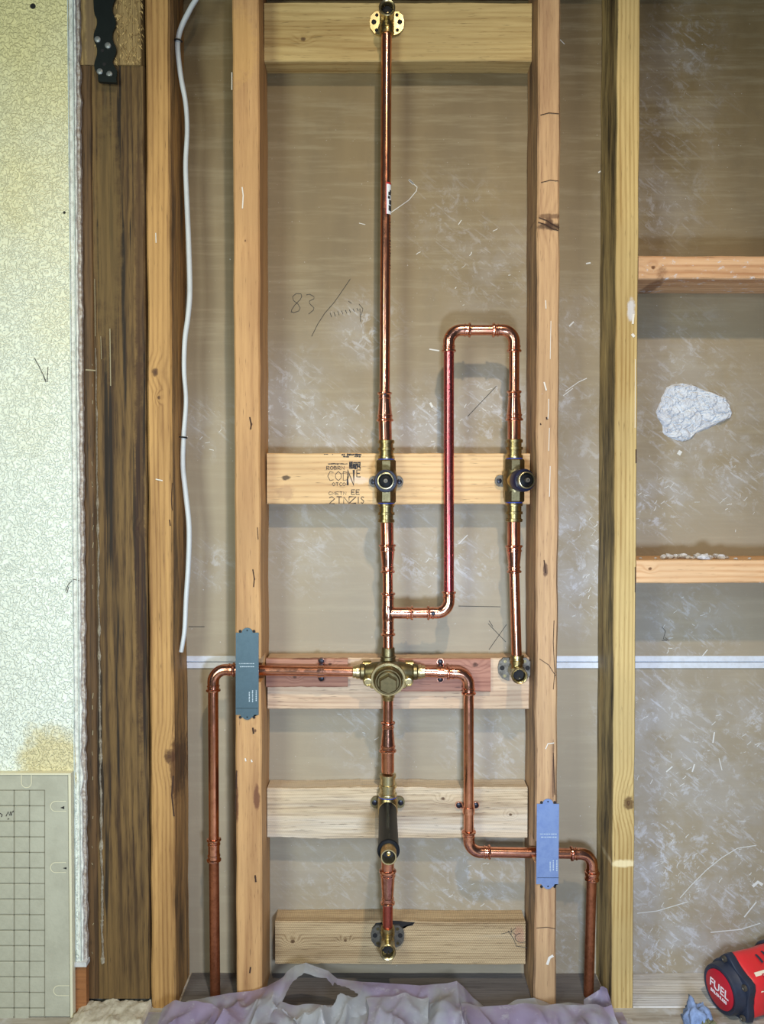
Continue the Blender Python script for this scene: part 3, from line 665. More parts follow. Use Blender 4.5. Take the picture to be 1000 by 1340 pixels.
# screw tabs (raised ovals) at the right border
m_tab = plain('tab', (168, 166, 150), .7)
for (cx, cy) in ((78, 1055), (78, 1135), (82, 1296), (35, 1024)):
    pts = []
    L = [(cx+9, cy-6.5)]+arc(cx-5, cy, 6.5, 6.5, -90, -270, 12)+[(cx+9, cy+6.5)]
    L2 = [(cx+9, cy+5)]+list(reversed(arc(cx-5, cy, 5, 5, -90, -270, 12)))+[(cx+9, cy-5)]
    if cy < 1030:
        L = [(a-cx+cx, b) for a, b in [(cx-6.5, cy-10)]+arc(cx, cy, 6.5, 6.5, 180, 0, 12)+[(cx+6.5, cy-10)]]; L2 = [(cx+5, cy-10)]+arc(cx, cy, 5, 5, 0, 180, 12)+[(cx-5, cy-10)]
    part('screw_tab', ribbons([L], BY, 1.3, .0009), m_be, tb, False)
part('notch', extrude_poly([(79, 1057), (84, 1055), (84, 1059)], BY-.0005, BY+.0005), m_black, tb, False)
part('notch', extrude_poly([(82, 1136), (87, 1135), (87, 1137.5)], BY-.0005, BY+.0005), m_black, tb, False)
part('pencil_mark', ribbons([[(0, 1064), (3, 1066), (2, 1069)], [(8, 1068), (11, 1062), (13, 1067)], {'p': [(14, 1062), (15, 1067)], 'w': 2}, [(10, 1072), (12, 1071)], [(16, 1063), (18, 1061)]], BY-.0008, 1.3), m_pencil, tb, False)

# ------------------------------------------------------------------ black strap with bolts
m_strap = plain('black_steel', (30, 36, 34), .42, .4, .3, 40, (18, 20, 20), spec=.4)
Ls = [(124, -60), (122, -20), (122.5, 17), (127, 25), (127, 33), (122.5, 43), (122.5, 53), (127, 62), (127, 72), (123, 82), (124, 92), (128, 97)]
Rs = [(153, 92), (148, 84), (147, 79), (152, 70), (152, 62), (147, 53), (147, 42), (151, 36), (152, 26), (147, 17), (147, 6), (153, -6), (153, -60)]
strap = thing('hold_down_strap', K(137, 97, -.003), 'black wavy-edged steel strap bolted over the beam above the dark post', 'strap')
def smooth_poly(P, it=2, fix=()):
    for _ in range(it):
        Q = []
        for i in range(len(P)-1):
            a, b = P[i], P[i+1]
            Q += [(a[0]*.75+b[0]*.25, a[1]*.75+b[1]*.25), (a[0]*.25+b[0]*.75, a[1]*.25+b[1]*.75)]
        P = [P[0]]+Q+[P[-1]]
    return P
def xat(P, y):
    for (a, b), (c2, d2) in zip(P, P[1:]):
        if b <= y <= d2: return a+(c2-a)*(y-b)/max(1e-6, d2-b)
    return P[0][0] if y < P[0][1] else P[-1][0]
LL, RR = smooth_poly(Ls)+[(128.5, 106.5)], list(reversed(smooth_poly(Rs)))
LL = sorted(LL, key=lambda p: p[1]); RR = sorted(RR, key=lambda p: p[1])+[(152.5, 107)]
vs, fs = [], []; NR = 160
for i in range(NR+1):
    y = -60+(106.5+60)*i/NR
    for xx, dd in ((xat(LL, y), -.004), (xat(RR, y), -.004), (xat(RR, y), -.0005), (xat(LL, y), -.0005)):
        p = pp(xx, y, -.004); vs.append((p.x, dd, p.z))
for i in range(NR):
    for q_ in range(4): fs.append((i*4+q_, i*4+(q_+1) % 4, i*4+4+(q_+1) % 4, i*4+4+q_))
fs += [(0, 1, 2, 3), (NR*4, NR*4+3, NR*4+2, NR*4+1)]
part('plate', (vs, fs), m_strap, strap, False)
bm = extrude_poly([(128.5, 98), (152, 100), (152.5, 108), (129, 106.5)], -.009, -.003); part('bent_lip', bm, m_strap, strap, False)
m_bolt = plain('bolt', (150, 152, 150), .45, .6, .3, 300)
for (x, y) in ((128, 52), (141.5, 60), (131, 94), (143.5, 97.5)):
    p = pp(x, y, -.004)
    part('bolt', lathe(p, (0, -1, 0), [(0, .0046), (.0016, .0046), (.0026, .0036), (.0030, .0018)], 18), m_bolt, strap)
for (x, y) in ((136.5, 84), (134, 70-4)):
    p = pp(x, y, -.0043); part('hole', lathe(p, (0, 1, 0), [(0, .0026), (.001, .0026)], 14), m_black, strap)

# ------------------------------------------------------------------ white cable
cp = [(275, -60), (262, -12), (250, 10), (238, 34), (233, 52), (233, 70), (237, 102), (243, 135), (245, 170), (243, 215), (244.5, 260), (247, 320), (248.5, 380), (246, 415), (242, 445), (241, 485), (243.5, 525), (240.5, 570), (239.5, 610), (243, 645), (247.5, 690), (246.5, 740), (243.5, 785), (241.5, 825), (237, 853)]
def catmull(P, n=8):
    out = []
    for i in range(len(P)-1):
        p0, p1, p2, p3 = P[max(i-1, 0)], P[i], P[i+1], P[min(i+2, len(P)-1)]
        for k in range(n):
            t = k/n
            out.append(tuple(.5*(2*p1[j]+(p2[j]-p0[j])*t+(2*p0[j]-5*p1[j]+4*p2[j]-p3[j])*t*t+(3*p1[j]-p0[j]-3*p2[j]+p3[j])*t**3) for j in range(len(p1))))
    return out+[P[-1]]
cc = catmull(cp)
cw = thing('electrical_cable', K(238, 853, .03), 'white plastic-sheathed wire hanging down beside the leftmost stud', 'cable')
CY = .030
pts = [pp(x, y, CY+.004*math.sin(i*.09)) for i, (x, y) in enumerate(cc)]
part('sheath', sweep(pts, [.0034+.0007*abs(math.sin(i*.05)) for i in range(len(pts))], 14), plain('white_vinyl', (196, 200, 202), .38, 0, .25, 30, (160, 160, 158)), cw)
for (x, y) in ((233.5, 55), (240, 573)):
    p = pp(x, y, CY)
    part('cable_staple', sweep([p+Vector((.0055*math.cos(a), -.0065*math.sin(a), .0005*a)) for a in [math.pi*i/8 for i in range(9)]], .0012, 8), m_black, cw)
vs = ribbons([[(243, 582), (245, 590), (246, 603)], [(246, 815), (246, 822)]], .04, 1.6); 

# ------------------------------------------------------------------ metals
def metal(name, c1, c2, rough, nsc=90, amt=.6, metallic=1.0, spots=None):
    k = NT(name); P = k.n('ShaderNodeTexCoord').outputs['Object']
    f = k.math('MULTIPLY', k.ramp(k.noise(P, nsc, 5, .7), .38, .68), amt)
    col = k.mix(f, srgb(c1), srgb(c2))
    if spots: col = k.mix(k.math('MULTIPLY', k.ramp(k.noise(P, 400, 3, .6), .64, .72), .8), col, srgb(spots))
    k.bump(k.noise(P, 300, 3), .06, .0005)
    r = k.math('MULTIPLY_ADD', f, .15, rough)
    return k.out(col, r, metallic)
m_cu = metal('copper', (232, 164, 134), (186, 112, 82), .17)
m_cu_red = metal('copper_red', (212, 116, 116), (170, 70, 84), .22, 60)
m_cu_dull = metal('copper_dull', (186, 118, 84), (128, 74, 48), .34, 70, .8, .9, (96, 56, 36))
m_fit = metal('copper_fitting', (240, 176, 148), (170, 100, 76), .13, 190)
m_br = metal('brass', (178, 158, 110), (122, 104, 66), .28, 120)
m_br_pol = metal('bright_brass', (214, 198, 154), (160, 140, 94), .27, 120)
m_br_dk = metal('cast_brass', (128, 116, 84), (92, 82, 58), .40, 140)
m_ear = metal('grey_ear', (128, 122, 112), (86, 80, 74), .62, 140)
m_bk = plain('black_plastic', (13, 14, 18), .5, spec=.15)
m_blue = plain('blue_ring', (18, 22, 48), .4)
m_cyan = plain('teal_dot', (96, 190, 180), .35)
m_screw = plain('black_screw', (34, 33, 42), .35, .5)
YP = .028
def q(x, y, d=YP): return pp(x, y, d)
R5, R7 = .0079, .0101
def pipe(a, b, r, par, mat=None, label=None, name='pipe'):
    return part(name, lathe(a, Vector(b)-Vector(a), [(0, r), ((Vector(b)-Vector(a)).length, r)], 28), mat or m_cu, par, True, label)
def bead(r, s0=0.0, sg=1):
    """press-fitting end, from the open lip inwards"""
    return [(s0, r+.0004), (s0+sg*.0003, r+.0018), (s0+sg*.0010, r+.0032), (s0+sg*.0030, r+.0034), (s0+sg*.0042, r+.0022), (s0+sg*.0048, r+.0012), (s0+sg*.0075, r+.0011), (s0+sg*.0082, r+.0020), (s0+sg*.0100, r+.0020), (s0+sg*.0108, r+.0010)]
def coupling(a, b, ra, rb, par, mat=None, name='coupling', label=None):
    a, b = Vector(a), Vector(b); L = (b-a).length
    f = bead(ra); g = [(L-s, r) for s, r in reversed(bead(rb))]
    o = part(name, lathe(a, b-a, f+g, 28), mat or m_fit, par, True, label); return o
def elbow(corner, d1, d2, r, par, arc_r=.019, sl=.015, mat=None):
    c = Vector(corner); d1, d2 = Vector(d1).normalized(), Vector(d2).normalized()
    pts, rad = [], []
    for s, rr in bead(r): pts.append(c+d1*(arc_r+sl-s)); rad.append(rr)
    cen = c+d1*arc_r+d2*arc_r
    for i in range(13):
        t = math.pi/2*i/12
        pts.append(cen-d2*arc_r*math.cos(t)-d1*arc_r*math.sin(t)); rad.append(r+.0011)
    for s, rr in reversed(bead(r)): pts.append(c+d2*(arc_r+sl-s)); rad.append(rr)
    return part('elbow', sweep(pts, rad, 26), mat or m_fit, par)
UPV, DN, LF, RT = Vector((0, 0, 1)), Vector((0, 0, -1)), Vector((-1, 0, 0)), Vector((1, 0, 0))
def dot(p, r, par, mat=None, name='press_mark'):
    return part(name, lathe(Vector(p), (0, -1, 0), [(0, r), (.0012, r*.9), (.0016, r*.5)], 12), mat or m_screw, par)

# riser to the shower head
t1 = thing('copper_riser', q(503.5, 573), 'long straight copper riser from the left stop valve up to the top fitting', 'pipe')
pipe(q(506, 34), q(503.5, 520), R5, t1)
coupling(q(503.5, 513), q(504, 552), R5, R7, t1, name='reducer')
pipe(q(504, 550), q(504.5, 576), R7, t1, name='pipe_stub')
# sticker wrapped on the pipe
lab = q(506.7, 260)
def curved_label(p, r, a0, a1, h, up=UPV):
    vs, fs = [], []
    for i in range(9):
        a = math.radians(a0+(a1-a0)*i/8)
        for z in (-h/2, h/2): vs.append(Vector(p)+Vector((math.sin(a)*r, -math.cos(a)*r, z)))
    for i in range(8): fs.append((2*i, 2*i+2, 2*i+3, 2*i+1))
    return vs, fs
ax = q(504.9, 262)
part('sticker', curved_label(ax, R5+.0003, 5, 100, .046), plain('sticker', (222, 226, 232), .5), t1, True, 'white sticker with dark print')
part('sticker_edge', join([curved_label(ax, R5+.0004, 1, 9, .048), curved_label(ax+Vector((0, 0, .0235)), R5+.0004, 3, 100, .003)]), plain('red_print', (176, 40, 42), .5), t1)
for i, (zz, a0, a1, h) in enumerate(((.008, 28, 70, .005), (.002, 22, 55, .004), (-.005, 35, 85, .007), (-.014, 30, 80, .008), (.012, 45, 80, .003))):
    part('sticker_print', curved_label(ax+Vector((0, 0, zz)), R5+.0006, a0, a1, h), m_ink, t1)
for i in range(17):
    y = 288+i*4.0; w = random.uniform(1.0, 2.6)*.001
    part('pipe_print', curved_label(q(504.7, y), R5+.0002, 52, 52+random.uniform(14, 34), w), plain('print', (60, 28, 24), .5) if i == 0 else bpy.data.materials['print'], t1)

# drop-ear fittings
def drop_ear(x, y, label, flip=1):
    """brass drop-ear elbow: vertical socket for the pipe, ears screwed to the wood, threaded mouth facing out"""
    c = q(x, y); th = thing('drop_ear_elbow', c, label, 'pipe fitting', 'drop-ear elbows')
    s = UPV*flip
    part('socket', lathe(c-s*.006, s, [(0, .0098), (.014, .0098), (.016, .0088), (.020, .0090), (.0205, .0108), (.025, .0110), (.0255, .0098), (.029, .0098), (.0295, .0110), (.033, .0106), (.0335, .0086)], 28), m_br, th)
    my = .004
    L = c.y-my
    part('mouth', lathe(Vector((c.x, F-.001, c.z)), (0, -1, 0), [(0, .0112), (F-my-.010, .0112), (F-my-.009, .0122), (F-my-.001, .0124), (F-my, .0114), (F-my-.0008, .0098), (F-my-.002, .0090), (F-my-.004, .0098), (F-my-.006, .0090), (F-my-.008, .0096), (F-my-.024, .0085)], 32, True, True), m_br_pol, th, True, 'bright threaded brass mouth')
    part('bore', lathe(Vector((c.x, my+.012, c.z)), (0, -1, 0), [(0, .0086), (.0008, .0086)], 20), m_black, th)
    part('glint_pin', lathe(Vector((c.x+.001, my+.0115, c.z-.004)), (0, -1, -.1), [(0, .0009), (.007, .0009)], 10), m_br_pol, th)
    for sd in (-1, 1):
        P = [(c.x+sd*.009, c.z+.014*flip*0+.017)]
        ear = [(c.x+sd*.0085, c.z+.019), (c.x+sd*.018, c.z+.019), (c.x+sd*.0245, c.z+.013), (c.x+sd*.0265, c.z+.004), (c.x+sd*.0255, c.z-.006), (c.x+sd*.020, c.z-.0135), (c.x+sd*.012, c.z-.017), (c.x+sd*.0085, c.z-.017)]
        if flip < 0: pass
        eo = part('ear', extrude_poly(ear, F-.0045, F-.0002, False), m_ear if y > 500 else m_br_pol, th, False)
        for (hx, hz, hr) in ((.0155, .0135, .0026), (.0200, .003, .0038), (.0160, -.0095, .0026)):
            part('screw_hole', lathe(Vector((c.x+sd*hx, F-.0049, c.z+hz)), (0, 1, 0), [(0, hr), (.0006, hr*.8)], 14), m_black if hr > .003 or y < 500 else m_br_dk, eo)
    return th
drop_ear(506.5, 22, 'topmost brass drop-ear elbow, at the very top of the tall riser', -1)
drop_ear(676.5, 880, 'brass drop-ear elbow below the right stop valve, beside the right stud')
drop_ear(507.5, 1235, 'lowest brass drop-ear elbow, open mouth above the plastic sheet')

# stop valves with round black stems
def stop_valve(x, y, label, turn=0.0):
    c = q(x, y); th = thing('stop_valve', c, label, 'valve', 'stop valves on the stamped blocking')
    hz = lambda py: q(x, py).z-c.z
    for sgn in (1, -1):
        part('adapter', lathe(c+UPV*sgn*.034, UPV*sgn, [(0, .0125), (.0012, .0132), (.005, .0128), (.0055, .0112), (.013, .0112), (.0135, .0130), (.0175, .0132), (.018, .0110), (.024, .0110), (.0245, .0128), (.0285, .0130), (.0295, .0118), (.0295, .0102)], 28), m_br, th)
        part('blue_ring', lathe(c+UPV*sgn*.0325, UPV*sgn, [(0, .0128), (.0022, .0128)], 24), plain('seal', (40, 60, 140), .4), th)
        part('hex_nut', lathe(c+UPV*sgn*.015, UPV*sgn, [(0, .0150), (.001, .0160), (.016, .0160), (.0178, .0145)], 8), m_br_dk, th, False)
    part('body', lathe(c-UPV*.018, UPV, [(0, .0150), (.006, .0155), (.010, .0172), (.026, .0172), (.030, .0155), (.036, .0150)], 28), m_br_dk, th)
    for sd in (-1, 1):
        ear = [(c.x+sd*(.014+.006*0)+sd*0.0, c.z+.009)]+[(c.x+sd*(.019+.008*math.cos(a)), c.z+.009*math.sin(a)) for a in [math.radians(v) for v in range(80, -81, -20)]]+[(c.x+sd*.014, c.z-.009)]
        eo = part('ear', extrude_poly(ear, F-.005, F-.0002, False), m_ear, th, False)
        part('screw', lathe(Vector((c.x+sd*.0205, F-.0052, c.z)), (0, -1, 0), [(0, .0040), (.001, .0040), (.0016, .0028)], 14), m_screw, eo)
    d = Vector((math.sin(turn), -math.cos(turn), 0))
    b = c+d*.008
    part('bonnet', lathe(b, d, [(0, .0150), (.010, .0150), (.012, .0138), (.020, .0138)], 28), m_br, th)
    part('collar', lathe(b+d*.016, d, [(0, .0160), (.001, .0172), (.016, .0172), (.018, .0160), (.018, .0128)], 30), m_blue, th, True, 'dark blue collar')
    part('brass_ring', lathe(b+d*.030, d, [(0, .0126), (.012, .0126), (.0125, .0120), (.0125, .0108), (.006, .0106)], 30, True, True), m_br_pol, th, True, 'polished brass ring')
    part('cap', lathe(b+d*.032, d, [(0, .0104), (.0070, .0104), (.008, .0092)], 28), m_bk, th, True, 'black cap')
    part('spindle', lathe(b+d*.038, d, [(0, .0034), (.008, .0034), (.0086, .0028), (.0086, .0014), (.006, .0013)], 16), m_ear, th)
    return th
stop_valve(505.5, 630, 'left of the two brass stop valves, round black stem facing out', -.02)
stop_valve(673, 629, 'right of the two brass stop valves, its black stem overlapping the right stud', .22)

# copper between left stop valve and mixing valve, with the tee, loop to the right valve
t2 = thing('looped_copper_pipe', q(508, 850), 'copper pipe with tee, up-and-over loop joining the two stop valves', 'pipe')
pipe(q(506.5, 682.5), q(507, 715), R7, t2, name='pipe_stub')
coupling(q(507, 712), q(507.5, 750), R7, R5, t2, name='reducer')
pipe(q(507.5, 748), q(507.8, 780), R5, t2)
zt1, zt2 = q(508, 775), q(508, 832)
coupling(zt1, zt2, R5, R5, t2, name='tee')
bcy = 802
br = q(508, bcy)
bl = (q(541, bcy)-br).length
o = part('tee_branch', lathe(br, RT, [(0, R5+.001)]+[(bl-s, r) for s, r in reversed(bead(R5))], 26), m_fit, t2)
part('copper_bulge', lathe(br-UPV*.012, UPV, [(0, R5+.0011), (.004, R5+.0018), (.020, R5+.0018), (.024, R5+.0011)], 26), m_fit, t2)
pipe(q(508, 828), q(508, 853), R5, t2)
pipe(q(538, bcy), q(566, bcy), R5, t2)
elbow(q(587.5, bcy), LF, UPV, R5, t2)
pipe(q(587.5, 776), q(587.5, 458), R5, t2, m_cu_red, 'vertical pipe with purplish-red tarnish')
elbow(q(587.5, 432), DN, RT, R5, t2)
pipe(q(612, 432), q(648, 432), R5, t2)
elbow(q(673, 432), LF, DN, R5, t2)
pipe(q(673, 456), q(673, 516), R5, t2)
coupling(q(673, 511), q(673, 551), R5, R7, t2, name='reducer')
pipe(q(673, 548), q(673, 575), R7, t2, name='pipe_stub')
dot(q(567, 803, YP-R5-.0015), .0032, t2); dot(q(503.5, 515, YP-R5-.001), .003, t1)
for (x, y) in ((507, 530), (505, 522+1)): pass
# pipe from right stop valve to drop-ear
t3 = thing('copper_drop_pipe', q(676, 855), 'short copper pipe between the right stop valve and the drop-ear beside it', 'pipe')
pipe(q(672.5, 682.5), q(672.5, 716), R7, t3, name='pipe_stub')
coupling(q(672.5, 713), q(673, 750), R7, R5, t3, name='reducer')
pipe(q(673, 748), q(676.3, 862), R5, t3)

# mixing valve
c = q(508, 885); mv = thing('mixing_valve', c, 'brass mixing valve with a hexagonal cap at the crossing of the pipes', 'valve')
zp = q(508, 879).z
cx = Vector((c.x, YP, zp))
wl_, wr_ = (cx-q(470, 879)).length, (q(548, 879)-cx).length
part('body', lathe(cx-RT*wl_, RT, [(0, .0098), (.003, .0125), (.008, .0125), (.010, .0105), (.018, .0130), (.024, .0150), (wl_-.006, .0165), (wl_, .019), (wl_+.006, .0165), (wl_+wr_-.024, .0150), (wl_+wr_-.018, .0130), (wl_+wr_-.010, .0105), (wl_+wr_-.008, .0125), (wl_+wr_-.003, .0125), (wl_+wr_, .0098)], 26), m_br_dk, mv)
for sgn, w in ((-1, wl_), (1, wr_)):
    part('union', lathe(cx+RT*sgn*(w-.002), RT*sgn, [(0, .0105), (.002, .0112), (.006, .0112), (.0065, .0096), (.011, .0096), (.012, .0086)], 24), m_br_pol, mv, True, 'bright brass inlet collar')
    s = Vector((cx.x+sgn*.031, YP-.008, zp-.010))
    part('check_stop', lathe(s+Vector((0, .006, 0)), (0, -1, -.12), [(0, .0078), (.012, .0078), (.014, .0070), (.018, .0066), (.0185, .0050), (.016, .0046)], 20), m_br_pol, mv)
    part('check_screw', lathe(s+Vector((0, -.006, -.001)), (0, -1, -.12), [(0, .0040), (.0030, .0040), (.0034, .0018), (.002, .0016)], 12), m_br_dk, mv)
    part('lug', lathe(Vector((cx.x+sgn*.026, YP+.006, zp+.010)), (sgn, 0, 0), [(0, .0060), (.013, .0060), (.014, .004)], 14), m_br, mv)
part('outlet', lathe(Vector((c.x, YP, zp+.012)), UPV, [(0, .0130), (.006, .0118), (.010, .0110), (.0105, .0122), (.012, .0122), (.013, .0104), (.024, .0102), (.0255, .0096), (.026, .0084)], 26), m_br_dk, mv)
part('outlet', lathe(Vector((c.x, YP, c.z-.018)), DN, [(0, .0125), (.006, .0105), (.009, .0092), (.010, .0102), (.014, .0102), (.016, .0086), (.019, .0086)], 26), m_br, mv)
d = Vector((0, -1, -.16)).normalized(); b = Vector((c.x, YP-.004, c.z+.002))
part('bonnet', lathe(b, d, [(0, .0250), (.010, .0260), (.013, .0262), (.016, .0250), (.0165, .0225), (.024, .0210), (.026, .0195)], 36), m_br_dk, mv)
part('bonnet_ring', lathe(b+d*.0135, d, [(0, .0266), (.0014, .0270), (.0028, .0262)], 36), m_br_pol, mv)
part('hex_cap', lathe(b+d*.026, d, [(0, .0140), (.001, .0146), (.011, .0146), (.0125, .0132)], 6), m_br_dk, mv, False, 'hexagonal cap')
part('cap_base', lathe(b+d*.022, d, [(0, .0185), (.004, .0180), (.006, .0160)], 30), m_br_dk, mv)
for sgn in (-1, 1):
    part('lug', lathe(Vector((c.x+sgn*.022, YP+.002, c.z-.012)), (sgn*.2, -1, 0), [(0, .0052), (.010, .0052), (.011, .0040)], 14), m_br, mv)

# hot supply, left
t4 = thing('left_supply_pipe', q(281, 1320), 'left copper supply pipe turning down behind the dark nail plate', 'pipe')
pipe(q(466, 879), q(300, 876.5), R5, t4, m_cu)
elbow(q(279, 876.5), RT, DN, R5, t4)
pipe(q(279, 900), q(280, 1102), R5, t4)
coupling(q(280, 1097), q(280, 1127), R5, R5, t4)
pl = q(280, 1124); pipe(pl, Vector((pl.x+.001, pl.y, .002)), R5, t4, m_cu_dull, 'stained lower length of the pipe')
# cold supply, right
t5 = thing('right_supply_pipe', q(772, 1320), 'right copper supply pipe stepping down and right behind the blue nail plate', 'pipe')
pipe(q(552, 879), q(590, 880), R5, t5)
elbow(q(613.5, 880.5), LF, DN, R5, t5)
pipe(q(613.5, 903), q(613.5, 1092), R5, t5, m_cu)
elbow(q(613.5, 1115), UPV, RT, R5, t5)
pipe(q(636, 1115), q(755, 1117), R5, t5)
elbow(q(775, 1117), LF, DN, R5, t5)
coupling(q(775, 1140), q(774.6, 1152), R5+.0004, R5, t5)
pr = q(774.7, 1141); pipe(pr, Vector((pr.x-.004, pr.y, .002)), R5-.0002, t5, m_cu_dull, 'dull lower length of the pipe')
# down from the mixing valve
t6 = thing('tub_drop_pipe', q(508, 1008), 'short copper pipe from the mixing valve down to the black-sleeved valve', 'pipe')
pipe(q(508, 912), q(507.8, 948), R5, t6)
coupling(q(507.8, 944), q(507.5, 984), R5, R7, t6, name='reducer')
pipe(q(507.5, 980), q(507.5, 1010), R7, t6, name='pipe_stub')
# sleeved valve
c = q(507.5, 1056); tv = thing('sleeved_valve', c, 'brass valve with a long black sleeve pointing out of the wall', 'valve')
part('adapter', lathe(q(507.5, 1042), UPV, [(0, .0140), (.002, .0146), (.005, .0140), (.006, .0120), (.014, .0120), (.0145, .0138), (.019, .0138), (.0195, .0118), (.030, .0116), (.0305, .0130), (.0345, .0130), (.0355, .0105)], 28), m_br_pol, tv)
part('seal', lathe(q(507.5, 1042.5), UPV, [(0, .0143), (.002, .0143)], 24), bpy.data.materials['seal'], tv)
part('body', lathe(c-UPV*.020, UPV, [(0, .0105), (.004, .0135), (.012, .0155), (.032, .0155), (.036, .0135)], 28), m_br, tv)
for sd in (-1, 1):
    ear = [(c.x+sd*.012, c.z+.009)]+[(c.x+sd*(.019+.008*math.cos(a)), c.z+.009*math.sin(a)) for a in [math.radians(v) for v in range(80, -81, -20)]]+[(c.x+sd*.012, c.z-.009)]
    eo = part('ear', extrude_poly(ear, F-.005, F-.0002, False), m_br_dk, tv, False)
    part('screw', lathe(Vector((c.x+sd*.0205, F-.0052, c.z)), (0, -1, 0), [(0, .0042), (.001, .0042), (.0016, .003)], 14), m_screw, eo)
part('bonnet', lathe(c, (0, -1, 0), [(0, .0135), (.016, .0135), (.018, .0125), (.022, .0125)], 28), m_br_pol, tv)
part('sleeve', lathe(c+Vector((0, -.016, 0)), (0, -1, 0), [(0, .0128), (.001, .0138), (.132, .0142), (.134, .0152), (.138, .0154), (.139, .0148), (.139, .0112)], 32), m_bk, tv, True, 'long black plastic sleeve')
part('stem_tube', lathe(c+Vector((0, -.10, 0)), (0, -1, 0), [(0, .0108), (.074, .0108), (.0745, .0104), (.0745, .0090), (.050, .0088)], 32), m_br_pol, tv, True, 'bright brass tube')
part('stem_screw', lathe(c+Vector((0, -.150, 0)), (0, -1, 0), [(0, .0030), (.014, .0030), (.0145, .0022), (.0145, .0010)], 14), m_br_pol, tv)
part('tube_bore', lathe(c+Vector((0, -.156, 0)), (0, -1, 0), [(0, .0087), (.0005, .0087)], 20), m_black, tv)
# pipe below it
t7 = thing('spout_pipe', q(507.5, 1212), 'short reddish copper pipe between the black-sleeved valve and lowest drop-ear', 'pipe')
pipe(q(507.5, 1070), q(507.5, 1142), R7, t7, name='pipe_stub')
coupling(q(507.5, 1138), q(507.5, 1183), R7, R5, t7, name='reducer')
pipe(q(507.5, 1180), q(507.5, 1216), R5, t7, metal('copper_pink', (206, 112, 96), (170, 78, 62), .3, 90))

# pipe straps
def pipe_strap(x, y, vert, label, surf=.043):
    c = q(x, y); th = thing('pipe_strap', c, label, 'pipe strap', 'copper pipe straps')
    A = Vector((1, 0, 0)) if vert else Vector((0, 0, 1))       # across the pipe
    B = Vector((0, 0, 1)) if vert else Vector((1, 0, 0))       # along the pipe
    w, r = .005, R5+.0006
    sec = [A*-.0175+Vector((0, surf-.0012-YP, 0)), A*-(r+.001)+Vector((0, surf-.0012-YP, 0))]
    sec += [A*(-r*math.cos(t))+Vector((0, -r*math.sin(t), 0)) for t in [math.pi*i/12 for i in range(13)]]
    sec += [A*(r+.001)+Vector((0, surf-.0012-YP, 0)), A*.0175+Vector((0, surf-.0012-YP, 0))]
    vs, fs = [], []
    n = len(sec)
    for i, s in enumerate(sec):
        ww = w*(.55 if i in (0, n-1) else 1)
        t = (sec[min(i+1, n-1)]-sec[max(i-1, 0)]).normalized(); nn = t.cross(B).normalized()*.0009
        for off in (-B*ww, B*ww):
            vs.append(c+s+off+nn)
        for off in (B*ww, -B*ww): vs.append(c+s+off-nn)
    for i in range(n-1):
        for k2 in range(4): a = i*4; fs.append((a+k2, a+(k2+1) % 4, a+4+(k2+1) % 4, a+4+k2))
    fs += [(0, 1, 2, 3), (n*4-4, n*4-1, n*4-2, n*4-3)]
    bm = bmesh.new(); bv = [bm.verts.new(v) for v in vs]
    for f in fs: bm.faces.new([bv[i] for i in f])
    part('band', bm, m_fit, th, False)
    for sg in (-1, 1):
        p = c+A*sg*.0135; p.y = surf-.0022
        part('tab', lathe(p, (0, -1, 0), [(0, .0056), (.0014, .0056)], 20), m_fit, th)
        part('screw', lathe(p+Vector((0, -.0014, 0)), (0, -1, 0), [(0, .0044), (.0012, .0044), (.0022, .0028)], 16), m_screw, th)
    return th
pipe_strap(420, 878.3, False, 'two-hole copper strap holding the left supply pipe on the left shim')
pipe_strap(577, 879.5, False, 'two-hole copper strap holding the right supply pipe on the right shim')
pipe_strap(613.5, 1060, True, 'two-hole copper strap on the vertical supply pipe over the rough blocking', F)

